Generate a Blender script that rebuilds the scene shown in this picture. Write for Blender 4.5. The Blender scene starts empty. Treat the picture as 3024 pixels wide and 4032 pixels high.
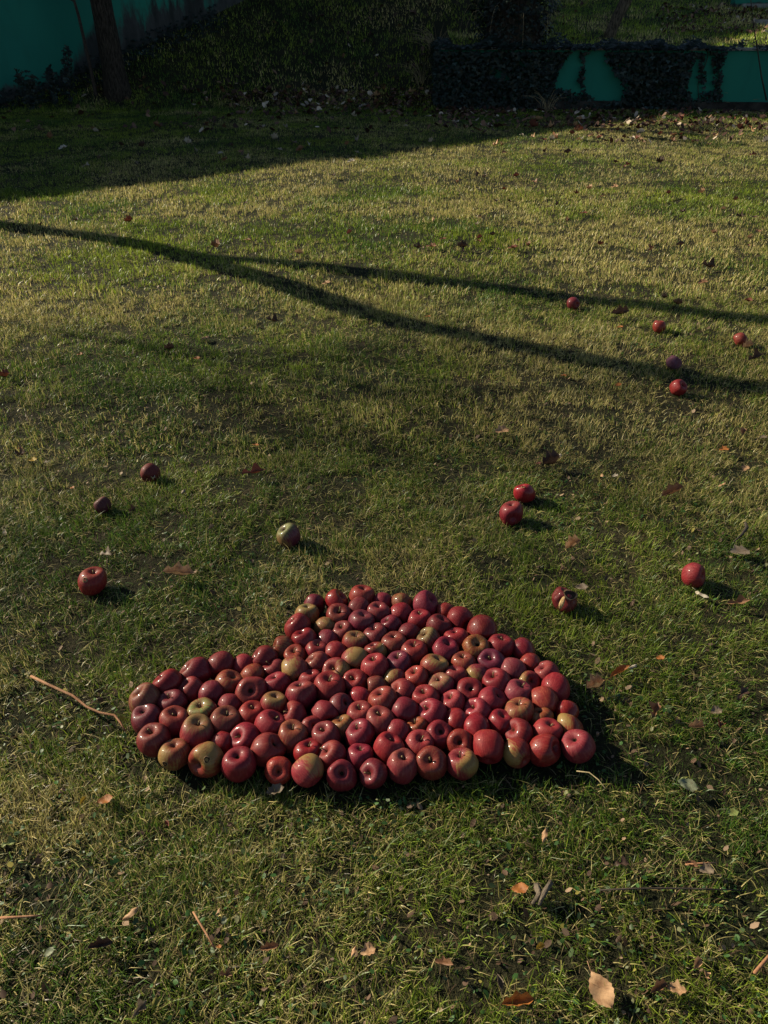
import bpy, math, random
import numpy as np
from mathutils import Vector, Matrix

random.seed(7)
RNG = np.random.default_rng(11)
SC = bpy.context.scene
COL = SC.collection

# ------------------------------------------------------------------ camera, sky, sun, exposure
PITCH = math.radians(33.24)
CAM_H = 1.45
FPX = 3000.0
cam_d = bpy.data.cameras.new('camera')
cam = bpy.data.objects.new('camera', cam_d); COL.objects.link(cam)
cam.location = (0, 0, CAM_H)
cam.rotation_euler = (math.pi / 2 - PITCH, 0, 0)
cam_d.sensor_fit = 'VERTICAL'; cam_d.sensor_height = 36.0
cam_d.lens = FPX / 4032.0 * 36.0
cam_d.clip_start = 0.05; cam_d.clip_end = 500
SC.camera = cam

SUN_EL = math.radians(27.0)
SUN_AZ = math.atan2(-0.917, 0.399)          # from +Y towards +X
world = bpy.data.worlds.new('World'); SC.world = world; world.use_nodes = True
wn = world.node_tree.nodes; wl = world.node_tree.links
wn.clear()
wo = wn.new('ShaderNodeOutputWorld'); bg = wn.new('ShaderNodeBackground'); sky = wn.new('ShaderNodeTexSky')
sky.sky_type = 'NISHITA'; sky.sun_disc = False; sky.sun_elevation = SUN_EL; sky.sun_rotation = SUN_AZ % (2 * math.pi)
sky.air_density = 1.0; sky.dust_density = 0.6; sky.ozone_density = 1.0
bg.inputs['Strength'].default_value = 0.05
wl.new(sky.outputs[0], bg.inputs[0]); wl.new(bg.outputs[0], wo.inputs[0])

sun_d = bpy.data.lights.new('sun', 'SUN'); sun_d.energy = 5.0; sun_d.angle = math.radians(0.53)
sun_d.color = (1.0, 0.90, 0.68)
sun = bpy.data.objects.new('sun', sun_d); COL.objects.link(sun)
to_sun = Vector((-0.917 * math.cos(SUN_EL), 0.399 * math.cos(SUN_EL), math.sin(SUN_EL)))
sun.rotation_euler = to_sun.to_track_quat('Z', 'Y').to_euler()
sun.location = to_sun * 40

SC.view_settings.view_transform = 'Standard'; SC.view_settings.look = 'None'
SC.view_settings.exposure = 1.08; SC.view_settings.gamma = 1.0
SC.render.engine = 'CYCLES'
SC.cycles.max_bounces = 6; SC.cycles.diffuse_bounces = 2; SC.cycles.glossy_bounces = 2; SC.cycles.transmission_bounces = 3

# ------------------------------------------------------------------ helpers
class VNoise:
    def __init__(self, seed, n=256):
        self.t = np.random.default_rng(seed).random((n, n)); self.n = n
    def __call__(self, x, y):
        x = np.asarray(x, float); y = np.asarray(y, float)
        xi = np.floor(x).astype(int); yi = np.floor(y).astype(int)
        fx = x - xi; fy = y - yi
        fx = fx * fx * (3 - 2 * fx); fy = fy * fy * (3 - 2 * fy)
        n = self.n; t = self.t
        a = t[xi % n, yi % n]; b = t[(xi + 1) % n, yi % n]; c = t[xi % n, (yi + 1) % n]; d = t[(xi + 1) % n, (yi + 1) % n]
        return (a * (1 - fx) + b * fx) * (1 - fy) + (c * (1 - fx) + d * fx) * fy
N1, N2, N3, N4, N5 = (VNoise(s) for s in (1, 2, 3, 4, 5))
def fbm(N, x, y, o=3):
    v = 0; a = 0.5; s = 0
    for k in range(o):
        v = v + a * N(x * 2 ** k + 17.3 * k, y * 2 ** k + 9.1 * k); s += a; a *= 0.5
    return v / s
def sstep(a, b, x):
    t = np.clip((x - a) / (b - a), 0, 1); return t * t * (3 - 2 * t)

UP = np.array([0, math.sin(PITCH), math.cos(PITCH)]); FW = np.array([0, math.cos(PITCH), -math.sin(PITCH)]); RT = np.array([1.0, 0, 0])
def ray(px, py):
    return FW + RT * ((px - 1512) / FPX) + UP * ((2016 - py) / FPX)
def project(P):
    P = np.asarray(P, float); q = P - np.array([0, 0, CAM_H])
    z = q @ FW
    return 1512 + FPX * (q @ RT) / z, 2016 - FPX * (q @ UP) / z, z

WALL_A = np.array([1.02, 15.62]); WALL_B = np.array([8.6, 15.0])     # front line of the low wall
def wall_y(x):
    return WALL_A[1] + (x - WALL_A[0]) * (WALL_B[1] - WALL_A[1]) / (WALL_B[0] - WALL_A[0])
def H(x, y):
    x = np.asarray(x, float); y = np.asarray(y, float)
    bump = (fbm(N1, x * 0.9, y * 0.9, 2) - 0.5) * 0.05 * sstep(1.0, 3.0, y) + (N2(x * 3.1, y * 3.1) - 0.5) * 0.012
    d = np.maximum(y - 15.3, 0)
    left = 0.5 * d * d / (d + 0.35)
    left = np.where(left > 4.0, 4.0 + (left - 4.0) * 0.2, left)
    right = 0.88 + 0.105 * np.maximum(y - 15.4, 0)
    back = y > wall_y(x) + 0.13
    rgt = np.where(back, right + np.maximum(left - right, 0) * (1 - sstep(1.1, 4.2, x)), 0.0)
    return np.where(x > 1.13, rgt, left) + bump
def ground_at(px, py, lift=0.0):
    d = ray(px, py); o = np.array([0, 0, CAM_H])
    t = 0.5; prev = t
    for k in range(4000):
        P = o + d * t
        if P[2] - lift < float(H(P[0], P[1])):
            lo, hi = prev, t
            for _ in range(18):
                m = (lo + hi) / 2; P = o + d * m
                if P[2] - lift < float(H(P[0], P[1])): hi = m
                else: lo = m
            return o + d * hi
        prev = t; t += 0.02 + t * 0.002
    return o + d * 30

def mesh_obj(name, V, F, mat=None, parent=None, smooth=False, loc=None):
    me = bpy.data.meshes.new(name)
    me.from_pydata([tuple(v) for v in V], [], [tuple(f) for f in F]); me.update()
    if smooth: me.polygons.foreach_set('use_smooth', [True] * len(me.polygons))
    if mat: me.materials.append(mat)
    o = bpy.data.objects.new(name, me); COL.objects.link(o)
    if parent is not None: o.parent = parent
    if loc is not None: o.location = loc
    return o
def np_mesh(name, V, F3, F4, mat, cols=None, parent=None):
    """fast mesh from arrays: V (n,3), F3 (a,3), F4 (b,4), cols (n,3)"""
    me = bpy.data.meshes.new(name)
    n3 = 0 if F3 is None else len(F3); n4 = 0 if F4 is None else len(F4)
    me.vertices.add(len(V)); me.vertices.foreach_set('co', np.ascontiguousarray(V, np.float32).ravel())
    idx = []; 
    if n3: idx.append(np.asarray(F3, np.int32).ravel())
    if n4: idx.append(np.asarray(F4, np.int32).ravel())
    idx = np.concatenate(idx)
    me.loops.add(len(idx)); me.loops.foreach_set('vertex_index', idx)
    me.polygons.add(n3 + n4)
    starts = np.concatenate([np.arange(n3) * 3, n3 * 3 + np.arange(n4) * 4]).astype(np.int32)
    me.polygons.foreach_set('loop_start', starts)
    me.update(calc_edges=True)
    if cols is not None:
        at = me.color_attributes.new('tint', 'FLOAT_COLOR', 'POINT')
        c = np.ones((len(V), 4), np.float32); c[:, :3] = cols
        at.data.foreach_set('color', c.ravel())
    me.materials.append(mat)
    o = bpy.data.objects.new(name, me); COL.objects.link(o)
    if parent is not None: o.parent = parent
    return o
def tag(o, label=None, cat=None, group=None, kind=None):
    if label: o['label'] = label
    if cat: o['category'] = cat
    if group: o['group'] = group
    if kind: o['kind'] = kind
    return o
def empty(name, loc, label, cat, group=None):
    o = bpy.data.objects.new(name, None); COL.objects.link(o); o.location = loc; o.empty_display_size = 0.1
    return tag(o, label, cat, group)
def tube(pts, rad, seg=8, cap=True, V=None, F=None, rough=0.0):
    """tapered tube along pts, appended to V, F"""
    V = [] if V is None else V; F = [] if F is None else F
    pts = [Vector(p) for p in pts]; base = len(V); n = len(pts)
    ref = Vector((0.13, 0.21, 1)).normalized()
    for i, p in enumerate(pts):
        t = (pts[min(i + 1, n - 1)] - pts[max(i - 1, 0)]).normalized()
        a = t.cross(ref)
        if a.length < 0.05: a = t.cross(Vector((1, 0, 0)))
        a.normalize(); b = t.cross(a)
        r = rad[i] if hasattr(rad, '__len__') else rad
        for k in range(seg):
            th = 2 * math.pi * k / seg
            rr = r * (1 + rough * (random.random() - 0.5))
            V.append(p + a * math.cos(th) * rr + b * math.sin(th) * rr)
    for i in range(n - 1):
        for k in range(seg):
            k2 = (k + 1) % seg
            F.append((base + i * seg + k, base + i * seg + k2, base + (i + 1) * seg + k2, base + (i + 1) * seg + k))
    if cap:
        F.append(tuple(base + k for k in range(seg))[::-1]); F.append(tuple(base + (n - 1) * seg + k for k in range(seg)))
    return V, F
def catmull(P, m):
    P = [np.asarray(p, float) for p in P]; out = []
    for i in range(len(P) - 1):
        p0 = P[max(i - 1, 0)]; p1 = P[i]; p2 = P[i + 1]; p3 = P[min(i + 2, len(P) - 1)]
        for k in range(m):
            t = k / m
            out.append(0.5 * ((2 * p1) + (-p0 + p2) * t + (2 * p0 - 5 * p1 + 4 * p2 - p3) * t * t + (-p0 + 3 * p1 - 3 * p2 + p3) * t ** 3))
    out.append(P[-1]); return out

# ------------------------------------------------------------------ materials
class NT:
    def __init__(self, name):
        self.m = bpy.data.materials.new(name); self.m.use_nodes = True
        self.n = self.m.node_tree.nodes; self.l = self.m.node_tree.links; self.n.clear()
        self.out = self.n.new('ShaderNodeOutputMaterial')
    def add(self, t, **kw):
        nd = self.n.new(t)
        for k, v in kw.items(): setattr(nd, k, v)
        return nd
    def link(self, a, b): self.l.new(a, b)
    def val(self, sock, v):
        if hasattr(v, 'is_output'): self.l.new(v, sock)
        else: sock.default_value = v
    def math(self, op, a, b=0.0, c=0.0, clamp=False):
        nd = self.add('ShaderNodeMath', operation=op, use_clamp=clamp)
        self.val(nd.inputs[0], a); self.val(nd.inputs[1], b)
        if len(nd.inputs) > 2: self.val(nd.inputs[2], c)
        return nd.outputs[0]
    def mix(self, f, a, b, mode='MIX'):
        nd = self.add('ShaderNodeMix', data_type='RGBA', blend_type=mode)
        self.val(nd.inputs[0], f)
        self.val(nd.inputs[6], a if hasattr(a, 'is_output') else (*a, 1)); self.val(nd.inputs[7], b if hasattr(b, 'is_output') else (*b, 1))
        return nd.outputs[2]
    def noise(self, vec, scale, detail=3, rough=0.55, w=None):
        nd = self.add('ShaderNodeTexNoise'); 
        if w is not None: nd.noise_dimensions = '4D'; self.val(nd.inputs['W'], w)
        if vec is not None: self.link(vec, nd.inputs['Vector'])
        nd.inputs['Scale'].default_value = scale; nd.inputs['Detail'].default_value = detail; nd.inputs['Roughness'].default_value = rough
        return nd.outputs[0]
    def ramp(self, f, a, b):
        nd = self.add('ShaderNodeMapRange', interpolation_type='SMOOTHSTEP')
        self.val(nd.inputs[0], f); self.val(nd.inputs[1], a); self.val(nd.inputs[2], b)
        return nd.outputs[0]
    def attr(self, name, kind='OBJECT'):
        nd = self.add('ShaderNodeAttribute', attribute_name=name, attribute_type=kind); return nd
    def bump(self, h, s, d=0.01):
        nd = self.add('ShaderNodeBump'); self.link(h, nd.inputs['Height']); nd.inputs['Strength'].default_value = s; nd.inputs['Distance'].default_value = d
        return nd.outputs[0]
    def pbsdf(self, col, rough=0.6, spec=0.4, normal=None, coat=None):
        p = self.add('ShaderNodeBsdfPrincipled')
        self.val(p.inputs['Base Color'], col if hasattr(col, 'is_output') else (*col, 1))
        self.val(p.inputs['Roughness'], rough); self.val(p.inputs['Specular IOR Level'], spec)
        if normal is not None: self.link(normal, p.inputs['Normal'])
        if coat: self.val(p.inputs['Coat Weight'], coat); p.inputs['Coat Roughness'].default_value = 0.16
        return p
    def done(self, shader):
        self.link(shader, self.out.inputs[0]); return self.m

def mat_leafy(name, trans=0.35, rough=0.5, spec=0.3, attr='tint', kind='GEOMETRY', var=0.25):
    t = NT(name)
    if kind == 'GEOMETRY': c = t.attr(attr, 'GEOMETRY').outputs['Color']
    else: c = t.add('ShaderNodeObjectInfo').outputs['Color']
    if kind != 'GEOMETRY':
        tc = t.add('ShaderNodeTexCoord').outputs['Object']; rnd = t.add('ShaderNodeObjectInfo').outputs['Random']
        n = t.noise(tc, 3.5, 4, 0.65, w=t.math('MULTIPLY', rnd, 40))
        c = t.mix(t.ramp(n, 0.35, 0.75), c, t.mix(1.0, c, (0.45, 0.36, 0.30), 'MULTIPLY'))
        sep = t.add('ShaderNodeSeparateXYZ'); t.link(tc, sep.inputs[0])
        v = t.math('ABSOLUTE', t.math('SINE', t.math('MULTIPLY', t.math('SUBTRACT', sep.outputs[0], t.math('ABSOLUTE', sep.outputs[1])), 24)))
        c = t.mix(t.math('MULTIPLY', t.ramp(v, 0.25, 0.0), 0.35), c, (0.08, 0.05, 0.03))
    p = t.pbsdf(c, rough, spec)
    tr = t.add('ShaderNodeBsdfTranslucent'); t.link(c, tr.inputs[0])
    mx = t.add('ShaderNodeMixShader'); mx.inputs[0].default_value = trans
    t.link(p.outputs[0], mx.inputs[1]); t.link(tr.outputs[0], mx.inputs[2])
    return t.done(mx.outputs[0])
M_grass = mat_leafy('grass_blades', 0.38, 0.42, 0.32)
M_weed = mat_leafy('weed_leaves', 0.22, 0.5, 0.25)
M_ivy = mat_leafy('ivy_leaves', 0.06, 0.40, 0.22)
M_litter = mat_leafy('litter', 0.12, 0.7, 0.25)
M_leaf = mat_leafy('dead_leaf', 0.16, 0.62, 0.3, kind='OBJECT')

def mat_ground():
    t = NT('soil_thatch'); tc = t.add('ShaderNodeTexCoord').outputs['Object']
    n = t.noise(tc, 1.7, 4); n2 = t.noise(tc, 60, 4, 0.7)
    c = t.mix(t.ramp(n, 0.35, 0.7), (0.012, 0.014, 0.006), (0.026, 0.022, 0.011))
    c = t.mix(t.math('MULTIPLY', t.ramp(n2, 0.5, 0.8), 0.5), c, (0.060, 0.052, 0.026))
    return t.done(t.pbsdf(c, 0.95, 0.1, t.bump(n2, 0.8, 0.02)).outputs[0])
M_ground = mat_ground()

def mat_apple():
    t = NT('apple_skin'); tc = t.add('ShaderNodeTexCoord').outputs['Object']
    oi = t.add('ShaderNodeObjectInfo'); rnd = t.math('MULTIPLY', oi.outputs['Random'], 60.0)
    A = {k: t.attr(k).outputs['Fac'] for k in ('green_top', 'pale', 'bloom', 'side_patch', 'gloss')}
    sep = t.add('ShaderNodeSeparateXYZ'); t.link(tc, sep.inputs[0]); x, y, z = sep.outputs
    rho = t.math('SQRT', t.math('ADD', t.math('MULTIPLY', x, x), t.math('MULTIPLY', y, y)))
    inv = t.math('DIVIDE', 1.0, t.math('MAXIMUM', rho, 0.06))
    cb = t.add('ShaderNodeCombineXYZ')
    t.link(t.math('MULTIPLY', x, inv), cb.inputs[0]); t.link(t.math('MULTIPLY', y, inv), cb.inputs[1]); t.link(t.math('MULTIPLY', z, 0.22), cb.inputs[2])
    streak = t.noise(cb.outputs[0], 9.0, 4, 0.7, w=rnd)
    fine = t.noise(cb.outputs[0], 26.0, 3, 0.7, w=rnd)
    big = t.noise(tc, 1.1, 3, 0.6, w=rnd)
    mott = t.noise(tc, 9.0, 4, 0.7, w=rnd)
    red = oi.outputs['Color']
    red2 = t.mix(t.ramp(mott, 0.35, 0.75), red, t.mix(1.0, red, (0.66, 0.55, 0.6), 'MULTIPLY'))
    red3 = t.mix(t.math('MULTIPLY', t.ramp(streak, 0.46, 0.68), 0.75), red2, t.mix(1.0, red, (1.35, 3.4, 2.2), 'MULTIPLY'))
    under = t.mix(t.ramp(mott, 0.3, 0.7), (0.215, 0.120, 0.042), (0.165, 0.120, 0.040))
    # how much of the yellow-green skin shows: overall, at the stem end, on one side
    m0 = t.math('ADD', t.math('MULTIPLY', big, 0.55), t.math('MULTIPLY', streak, 0.45))
    paleM = t.ramp(t.math('ADD', m0, t.math('MULTIPLY', A['pale'], 0.42)), 0.66, 0.86)
    top = t.math('MULTIPLY', t.ramp(t.math('ADD', z, t.math('MULTIPLY', t.math('SUBTRACT', streak, 0.5), 1.5)), 0.35, 0.98), A['green_top'])
    sd = t.math('MULTIPLY', t.ramp(t.math('ADD', x, t.math('MULTIPLY', t.math('SUBTRACT', m0, 0.5), 4.2)), 0.10, 1.0), A['side_patch'])
    under_t = t.mix(A['green_top'], under, (0.125, 0.165, 0.045))
    c = t.mix(t.math('MULTIPLY', paleM, 0.8), red3, under)
    c = t.mix(sd, c, t.mix(t.math('MULTIPLY', t.ramp(fine, 0.5, 0.7), 0.45), (0.20, 0.125, 0.038), red))
    c = t.mix(top, c, under_t)
    # russet round the stem and dots in the skin
    rus = t.math('MULTIPLY', t.ramp(t.math('ADD', rho, t.math('MULTIPLY', fine, 0.25)), 0.34, 0.12), t.ramp(z, 0.1, 0.45))
    c = t.mix(t.math('MULTIPLY', rus, 0.6), c, (0.085, 0.055, 0.028))
    vo = t.add('ShaderNodeTexVoronoi'); t.link(tc, vo.inputs['Vector']); vo.inputs['Scale'].default_value = 13.0
    c = t.mix(t.math('MULTIPLY', t.ramp(vo.outputs['Distance'], 0.16, 0.05), 0.35), c, (0.26, 0.13, 0.09))
    # dull waxy bloom
    bl = t.math('MULTIPLY', t.ramp(t.noise(tc, 2.3, 4, 0.7, w=rnd), 0.30, 0.75), A['bloom'])
    c = t.mix(bl, c, (0.105, 0.050, 0.085))
    # brown bruises and scabs
    br = t.ramp(t.noise(tc, 2.6, 3, 0.6, w=t.math('ADD', rnd, 13.0)), 0.695, 0.745)
    c = t.mix(t.math('MULTIPLY', br, 0.7), c, (0.045, 0.015, 0.009))
    rough = t.math('ADD', t.math('MULTIPLY', mott, 0.24), t.math('SUBTRACT', 0.49, t.math('MULTIPLY', A['gloss'], 0.26)))
    rough = t.math('ADD', rough, t.math('MULTIPLY', bl, 0.3))
    h = t.math('ADD', t.math('MULTIPLY', mott, 0.6), t.math('MULTIPLY', fine, 0.3))
    p = t.pbsdf(c, rough, 0.16, t.bump(h, 0.12, 0.05))
    t.link(t.math('MULTIPLY', A['gloss'], 0.26), p.inputs['Coat Weight']); p.inputs['Coat Roughness'].default_value = 0.09
    return t.done(p.outputs[0])
M_apple = mat_apple()
def mat_simple(name, c1, c2, scale=20, rough=0.8, spec=0.2, bump=0.4, dist=0.01, stretch=None):
    t = NT(name); tc = t.add('ShaderNodeTexCoord').outputs['Object']
    if stretch:
        mp = t.add('ShaderNodeMapping'); mp.inputs['Scale'].default_value = stretch; t.link(tc, mp.inputs[0]); tc = mp.outputs[0]
    n = t.noise(tc, scale, 5, 0.65)
    return t.done(t.pbsdf(t.mix(t.ramp(n, 0.3, 0.7), c1, c2), rough, spec, t.bump(n, bump, dist)).outputs[0])
M_stem = mat_simple('apple_stem', (0.07, 0.045, 0.022), (0.26, 0.19, 0.09), 8)
M_hole = mat_simple('rot_brown', (0.012, 0.007, 0.004), (0.04, 0.02, 0.01), 8, 0.9)
M_flesh = mat_simple('browned_flesh', (0.30, 0.17, 0.06), (0.50, 0.34, 0.16), 8, 0.6)
M_rim = mat_simple('russet_rim', (0.30, 0.19, 0.09), (0.20, 0.11, 0.05), 8, 0.7)
M_stick = mat_simple('twig_bark', (0.20, 0.085, 0.04), (0.30, 0.16, 0.085), 30)
M_bark_grey = mat_simple('grey_bark', (0.040, 0.031, 0.022), (0.14, 0.11, 0.08), 22, 0.9, 0.15, 0.9, 0.02)
M_darktwig = mat_simple('dark_twig', (0.022, 0.017, 0.013), (0.06, 0.045, 0.035), 30)
M_bark = mat_simple('furrowed_bark', (0.012, 0.010, 0.008), (0.075, 0.060, 0.045), 9, 0.95, 0.1, 1.0, 0.06, (6, 6, 1.1))
M_palebark = mat_simple('pale_flaked_bark', (0.012, 0.010, 0.008), (0.16, 0.13, 0.09), 7, 0.9, 0.1, 1.0, 0.04, (5, 5, 1.3))
M_dry = mat_simple('dry_stems', (0.20, 0.15, 0.075), (0.34, 0.27, 0.15), 12, 0.7)
M_concrete = mat_simple('weathered_concrete', (0.13, 0.13, 0.12), (0.26, 0.26, 0.24), 9, 0.9, 0.2, 0.5, 0.01)
M_plinth = mat_simple('damp_stone', (0.016, 0.014, 0.012), (0.05, 0.045, 0.038), 5, 0.95, 0.1, 0.7, 0.04)

def mat_paint(name, dirt_amt):
    t = NT(name); tc = t.add('ShaderNodeTexCoord').outputs['Object']
    hg = t.attr('above_ground', 'GEOMETRY').outputs['Fac']
    mp = t.add('ShaderNodeMapping'); mp.inputs['Scale'].default_value = (1.0, 1.0, 0.28); t.link(tc, mp.inputs[0])
    big = t.noise(tc, 0.35, 3); drip = t.noise(mp.outputs[0], 3.2, 5, 0.7); grain = t.noise(tc, 60, 3)
    peel = t.noise(mp.outputs[0], 1.1, 6, 0.72)
    g = t.mix(t.ramp(big, 0.3, 0.7), (0.004, 0.125, 0.094), (0.008, 0.158, 0.108))
    g = t.mix(t.math('MULTIPLY', t.ramp(drip, 0.5, 0.8), 0.30), g, (0.005, 0.062, 0.042))
    # mould climbs from the foot, ragged at its top
    lim = t.math('ADD', t.math('MULTIPLY', t.math('SUBTRACT', peel, 0.5), dirt_amt * 3.4), t.math('MULTIPLY', t.math('SUBTRACT', drip, 0.5), dirt_amt * 1.3))
    m = t.ramp(t.math('ADD', hg, lim), dirt_amt * 0.95, dirt_amt * 0.45)
    c = t.mix(m, g, t.mix(t.ramp(drip, 0.3, 0.7), (0.010, 0.013, 0.012), (0.045, 0.048, 0.048)))
    return t.done(t.pbsdf(c, 0.7, 0.25, t.bump(grain, 0.2, 0.004)).outputs[0])
M_tallwall = mat_paint('green_render_stained', 0.85)
M_lowwall = mat_paint('green_render', 0.10)

# ------------------------------------------------------------------ ground sheet
def axis(a, b, fine0, fine1, sf, sc):
    out = [a]; 
    while out[-1] < b:
        x = out[-1]; s = sf if fine0 <= x <= fine1 else sc
        out.append(x + s)
    return np.array(out)
xs = axis(-70, 70, -8, 9, 0.12, 2.0)
ys = axis(-8, 110, -1, 24, 0.12, 2.0)
# break the sheet exactly at the low wall so the terrace edge stays inside the wall
X, Y = np.meshgrid(xs, ys); Z = H(X, Y)
V = np.stack([X.ravel(), Y.ravel(), Z.ravel()], 1)
nx, ny = len(xs), len(ys)
ii = (np.arange(ny - 1)[:, None] * nx + np.arange(nx - 1)[None, :]).ravel()
g = np_mesh('ground', V, None, np.stack([ii, ii + 1, ii + 1 + nx, ii + nx], 1), M_ground)
tag(g, kind='structure')

# ------------------------------------------------------------------ tall green wall (its top edge throws the big shadow)
TW0 = np.array([-6.9, 15.55]); TWD = np.array([0.767, 0.642])
def tall_wall():
    V = []; F = []; hg = []
    nrm = np.array([TWD[1], -TWD[0]])
    ts = list(np.arange(-16, 26.01, 0.25))
    def top(t): return 4.87 if t < 5.0 else (7.5 if t < 5.9 else 5.40)  # unseen raised block and lower run, shaped to shade and light the terrace
    rows = 14
    for j, t in enumerate(ts):
        p = TW0 + TWD * t; gz = float(H(*(p + nrm * 0.05)))
        for k in range(rows):
            z = gz - 0.3 + (top(t) - gz + 0.3) * k / (rows - 1)
            V.append((p[0], p[1], z)); hg.append((z - gz) * (1 + 2.6 * float(1 - sstep(.2, 2.4, t))))
    for j in range(len(ts) - 1):
        for k in range(rows - 1):
            a = j * rows + k; F.append((a, a + rows, a + rows + 1, a + 1))
    n = len(V)                                              # back face 0.3 m behind
    for (x, y, z) in list(V): V.append((x - nrm[0] * 0.3, y - nrm[1] * 0.3, z)); hg.append(hg[len(V) - 1 - n])
    F += [tuple(n + i for i in f)[::-1] for f in F[:]]
    for j in range(len(ts) - 1):
        a = j * rows + rows - 1; F.append((a, a + rows, n + a + rows, n + a))
    for j in (0, len(ts) - 1):
        for k in range(rows - 1):
            a = j * rows + k; q = (a, a + 1, n + a + 1, n + a); F.append(q if j == 0 else q[::-1])
    o = mesh_obj('tall_wall', V, F, M_tallwall)
    at = o.data.attributes.new('above_ground', 'FLOAT', 'POINT'); at.data.foreach_set('value', hg)
    tag(o, 'tall dark green rendered wall with black mould patches at its foot, upper left', 'wall')
tall_wall()

# ------------------------------------------------------------------ low green retaining wall
def box_between(name, A, B, z0, z1, f0, f1, mat, parent, step=0.25, hgf=None):
    """box along A->B, from f0 (front offset, towards camera) to f1 (behind)"""
    A = np.asarray(A, float); B = np.asarray(B, float); L = np.linalg.norm(B - A); d = (B - A) / L
    nrm = np.array([d[1], -d[0]])
    ns = max(int(L / step), 1); V = []; F = []
    for j in range(ns + 1):
        p = A + d * L * j / ns
        for (off, z) in ((f0, z0), (f0, z1), (-f1, z1), (-f1, z0)):
            q = p + nrm * off; V.append((q[0], q[1], z))
    for j in range(ns):
        for k in range(4):
            a = j * 4 + k; b = j * 4 + (k + 1) % 4
            F.append((a, a + 4, b + 4, b))
    F.append((0, 1, 2, 3)); F.append(tuple(ns * 4 + k for k in (3, 2, 1, 0)))
    o = mesh_obj(name, V, F, mat, parent)
    at = o.data.attributes.new('above_ground', 'FLOAT', 'POINT'); at.data.foreach_set('value', [v[2] for v in V])
    return o
lw = empty('retaining_wall', (WALL_A[0], WALL_A[1], 0), 'low green rendered retaining wall half hidden by ivy, upper right', 'wall')
def lwp(name, A, B, z0, z1, f0, f1, mat):
    o = box_between(name, np.asarray(A) - WALL_A, np.asarray(B) - WALL_A, z0, z1, f0, f1, mat, lw); return o
lwp('wall_face', WALL_A, WALL_B, 0.13, 0.905, 0, 0.27, M_lowwall)
lwp('plinth', WALL_A, WALL_B, -0.2, 0.135, 0.09, 0.25, M_plinth)
lwp('coping', WALL_A - np.array([0.02, 0]), WALL_B, 0.908, 0.945, 0.025, 0.30, M_concrete)
ret_a = WALL_A + np.array([0.0, 0.275]); ret_b = WALL_A + np.array([0.0, 2.3])
box = lwp('side_face', ret_b, ret_a, -0.2, 0.90, 0.0, -0.24, M_lowwall) if False else box_between('side_face', ret_b - WALL_A, ret_a - WALL_A, -0.2, 0.93, 0.01, 0.22, M_lowwall, lw)

# ------------------------------------------------------------------ apples of the heap, read off the photograph
TILE = {'A': (1000, 2280, 2.765), 'B': (1600, 2280, 2.765), 'C': (500, 2560, 2.765), 'D': (1100, 2600, 2.765), 'E': (1700, 2600, 2.765),
        'F': (500, 2760, 2.765), 'G': (1100, 2760, 2.765), 'H': (1780, 2700, 2.765), 'S': (0, 1600, 1.3825), 'U': (1824, 1600, 1.3825), 'W': (2100, 1100, 1.7955)}
# colour code -> (skin colour linear, pale, bloom, gloss, words)
CC = {'R': ((0.235, 0.0105, 0.0135), 0.00, 0.05, 0.36, 'red'),
      'B': ((0.235, 0.0085, 0.0115), -0.10, 0.00, 0.90, 'bright red'),
      'D': ((0.185, 0.0085, 0.0125), -0.10, 0.06, 0.50, 'dark red'),
      'P': ((0.165, 0.0090, 0.0150), -0.10, 0.06, 0.50, 'purple-tinged'),
      'K': ((0.250, 0.0150, 0.0190), 0.02, 0.10, 0.30, 'dull pinkish red'),
      'O': ((0.245, 0.0160, 0.0120), 0.04, 0.04, 0.50, 'orange-red'),
      'T': ((0.225, 0.0230, 0.0140), 0.26, 0.10, 0.50, 'tan and red'),
      'Y': ((0.215, 0.0250, 0.0120), 0.52, 0.08, 0.50, 'olive yellow'),
      'X': ((0.120, 0.0160, 0.0140), 0.00, 0.10, 0.10, 'brownish maroon'),
      'Z': ((0.150, 0.0300, 0.0380), 0.10, 0.90, 0.05, 'greyish pink'),
      'M': ((0.215, 0.0170, 0.0140), 0.14, 0.10, 0.50, 'red and olive streaked')}
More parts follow.
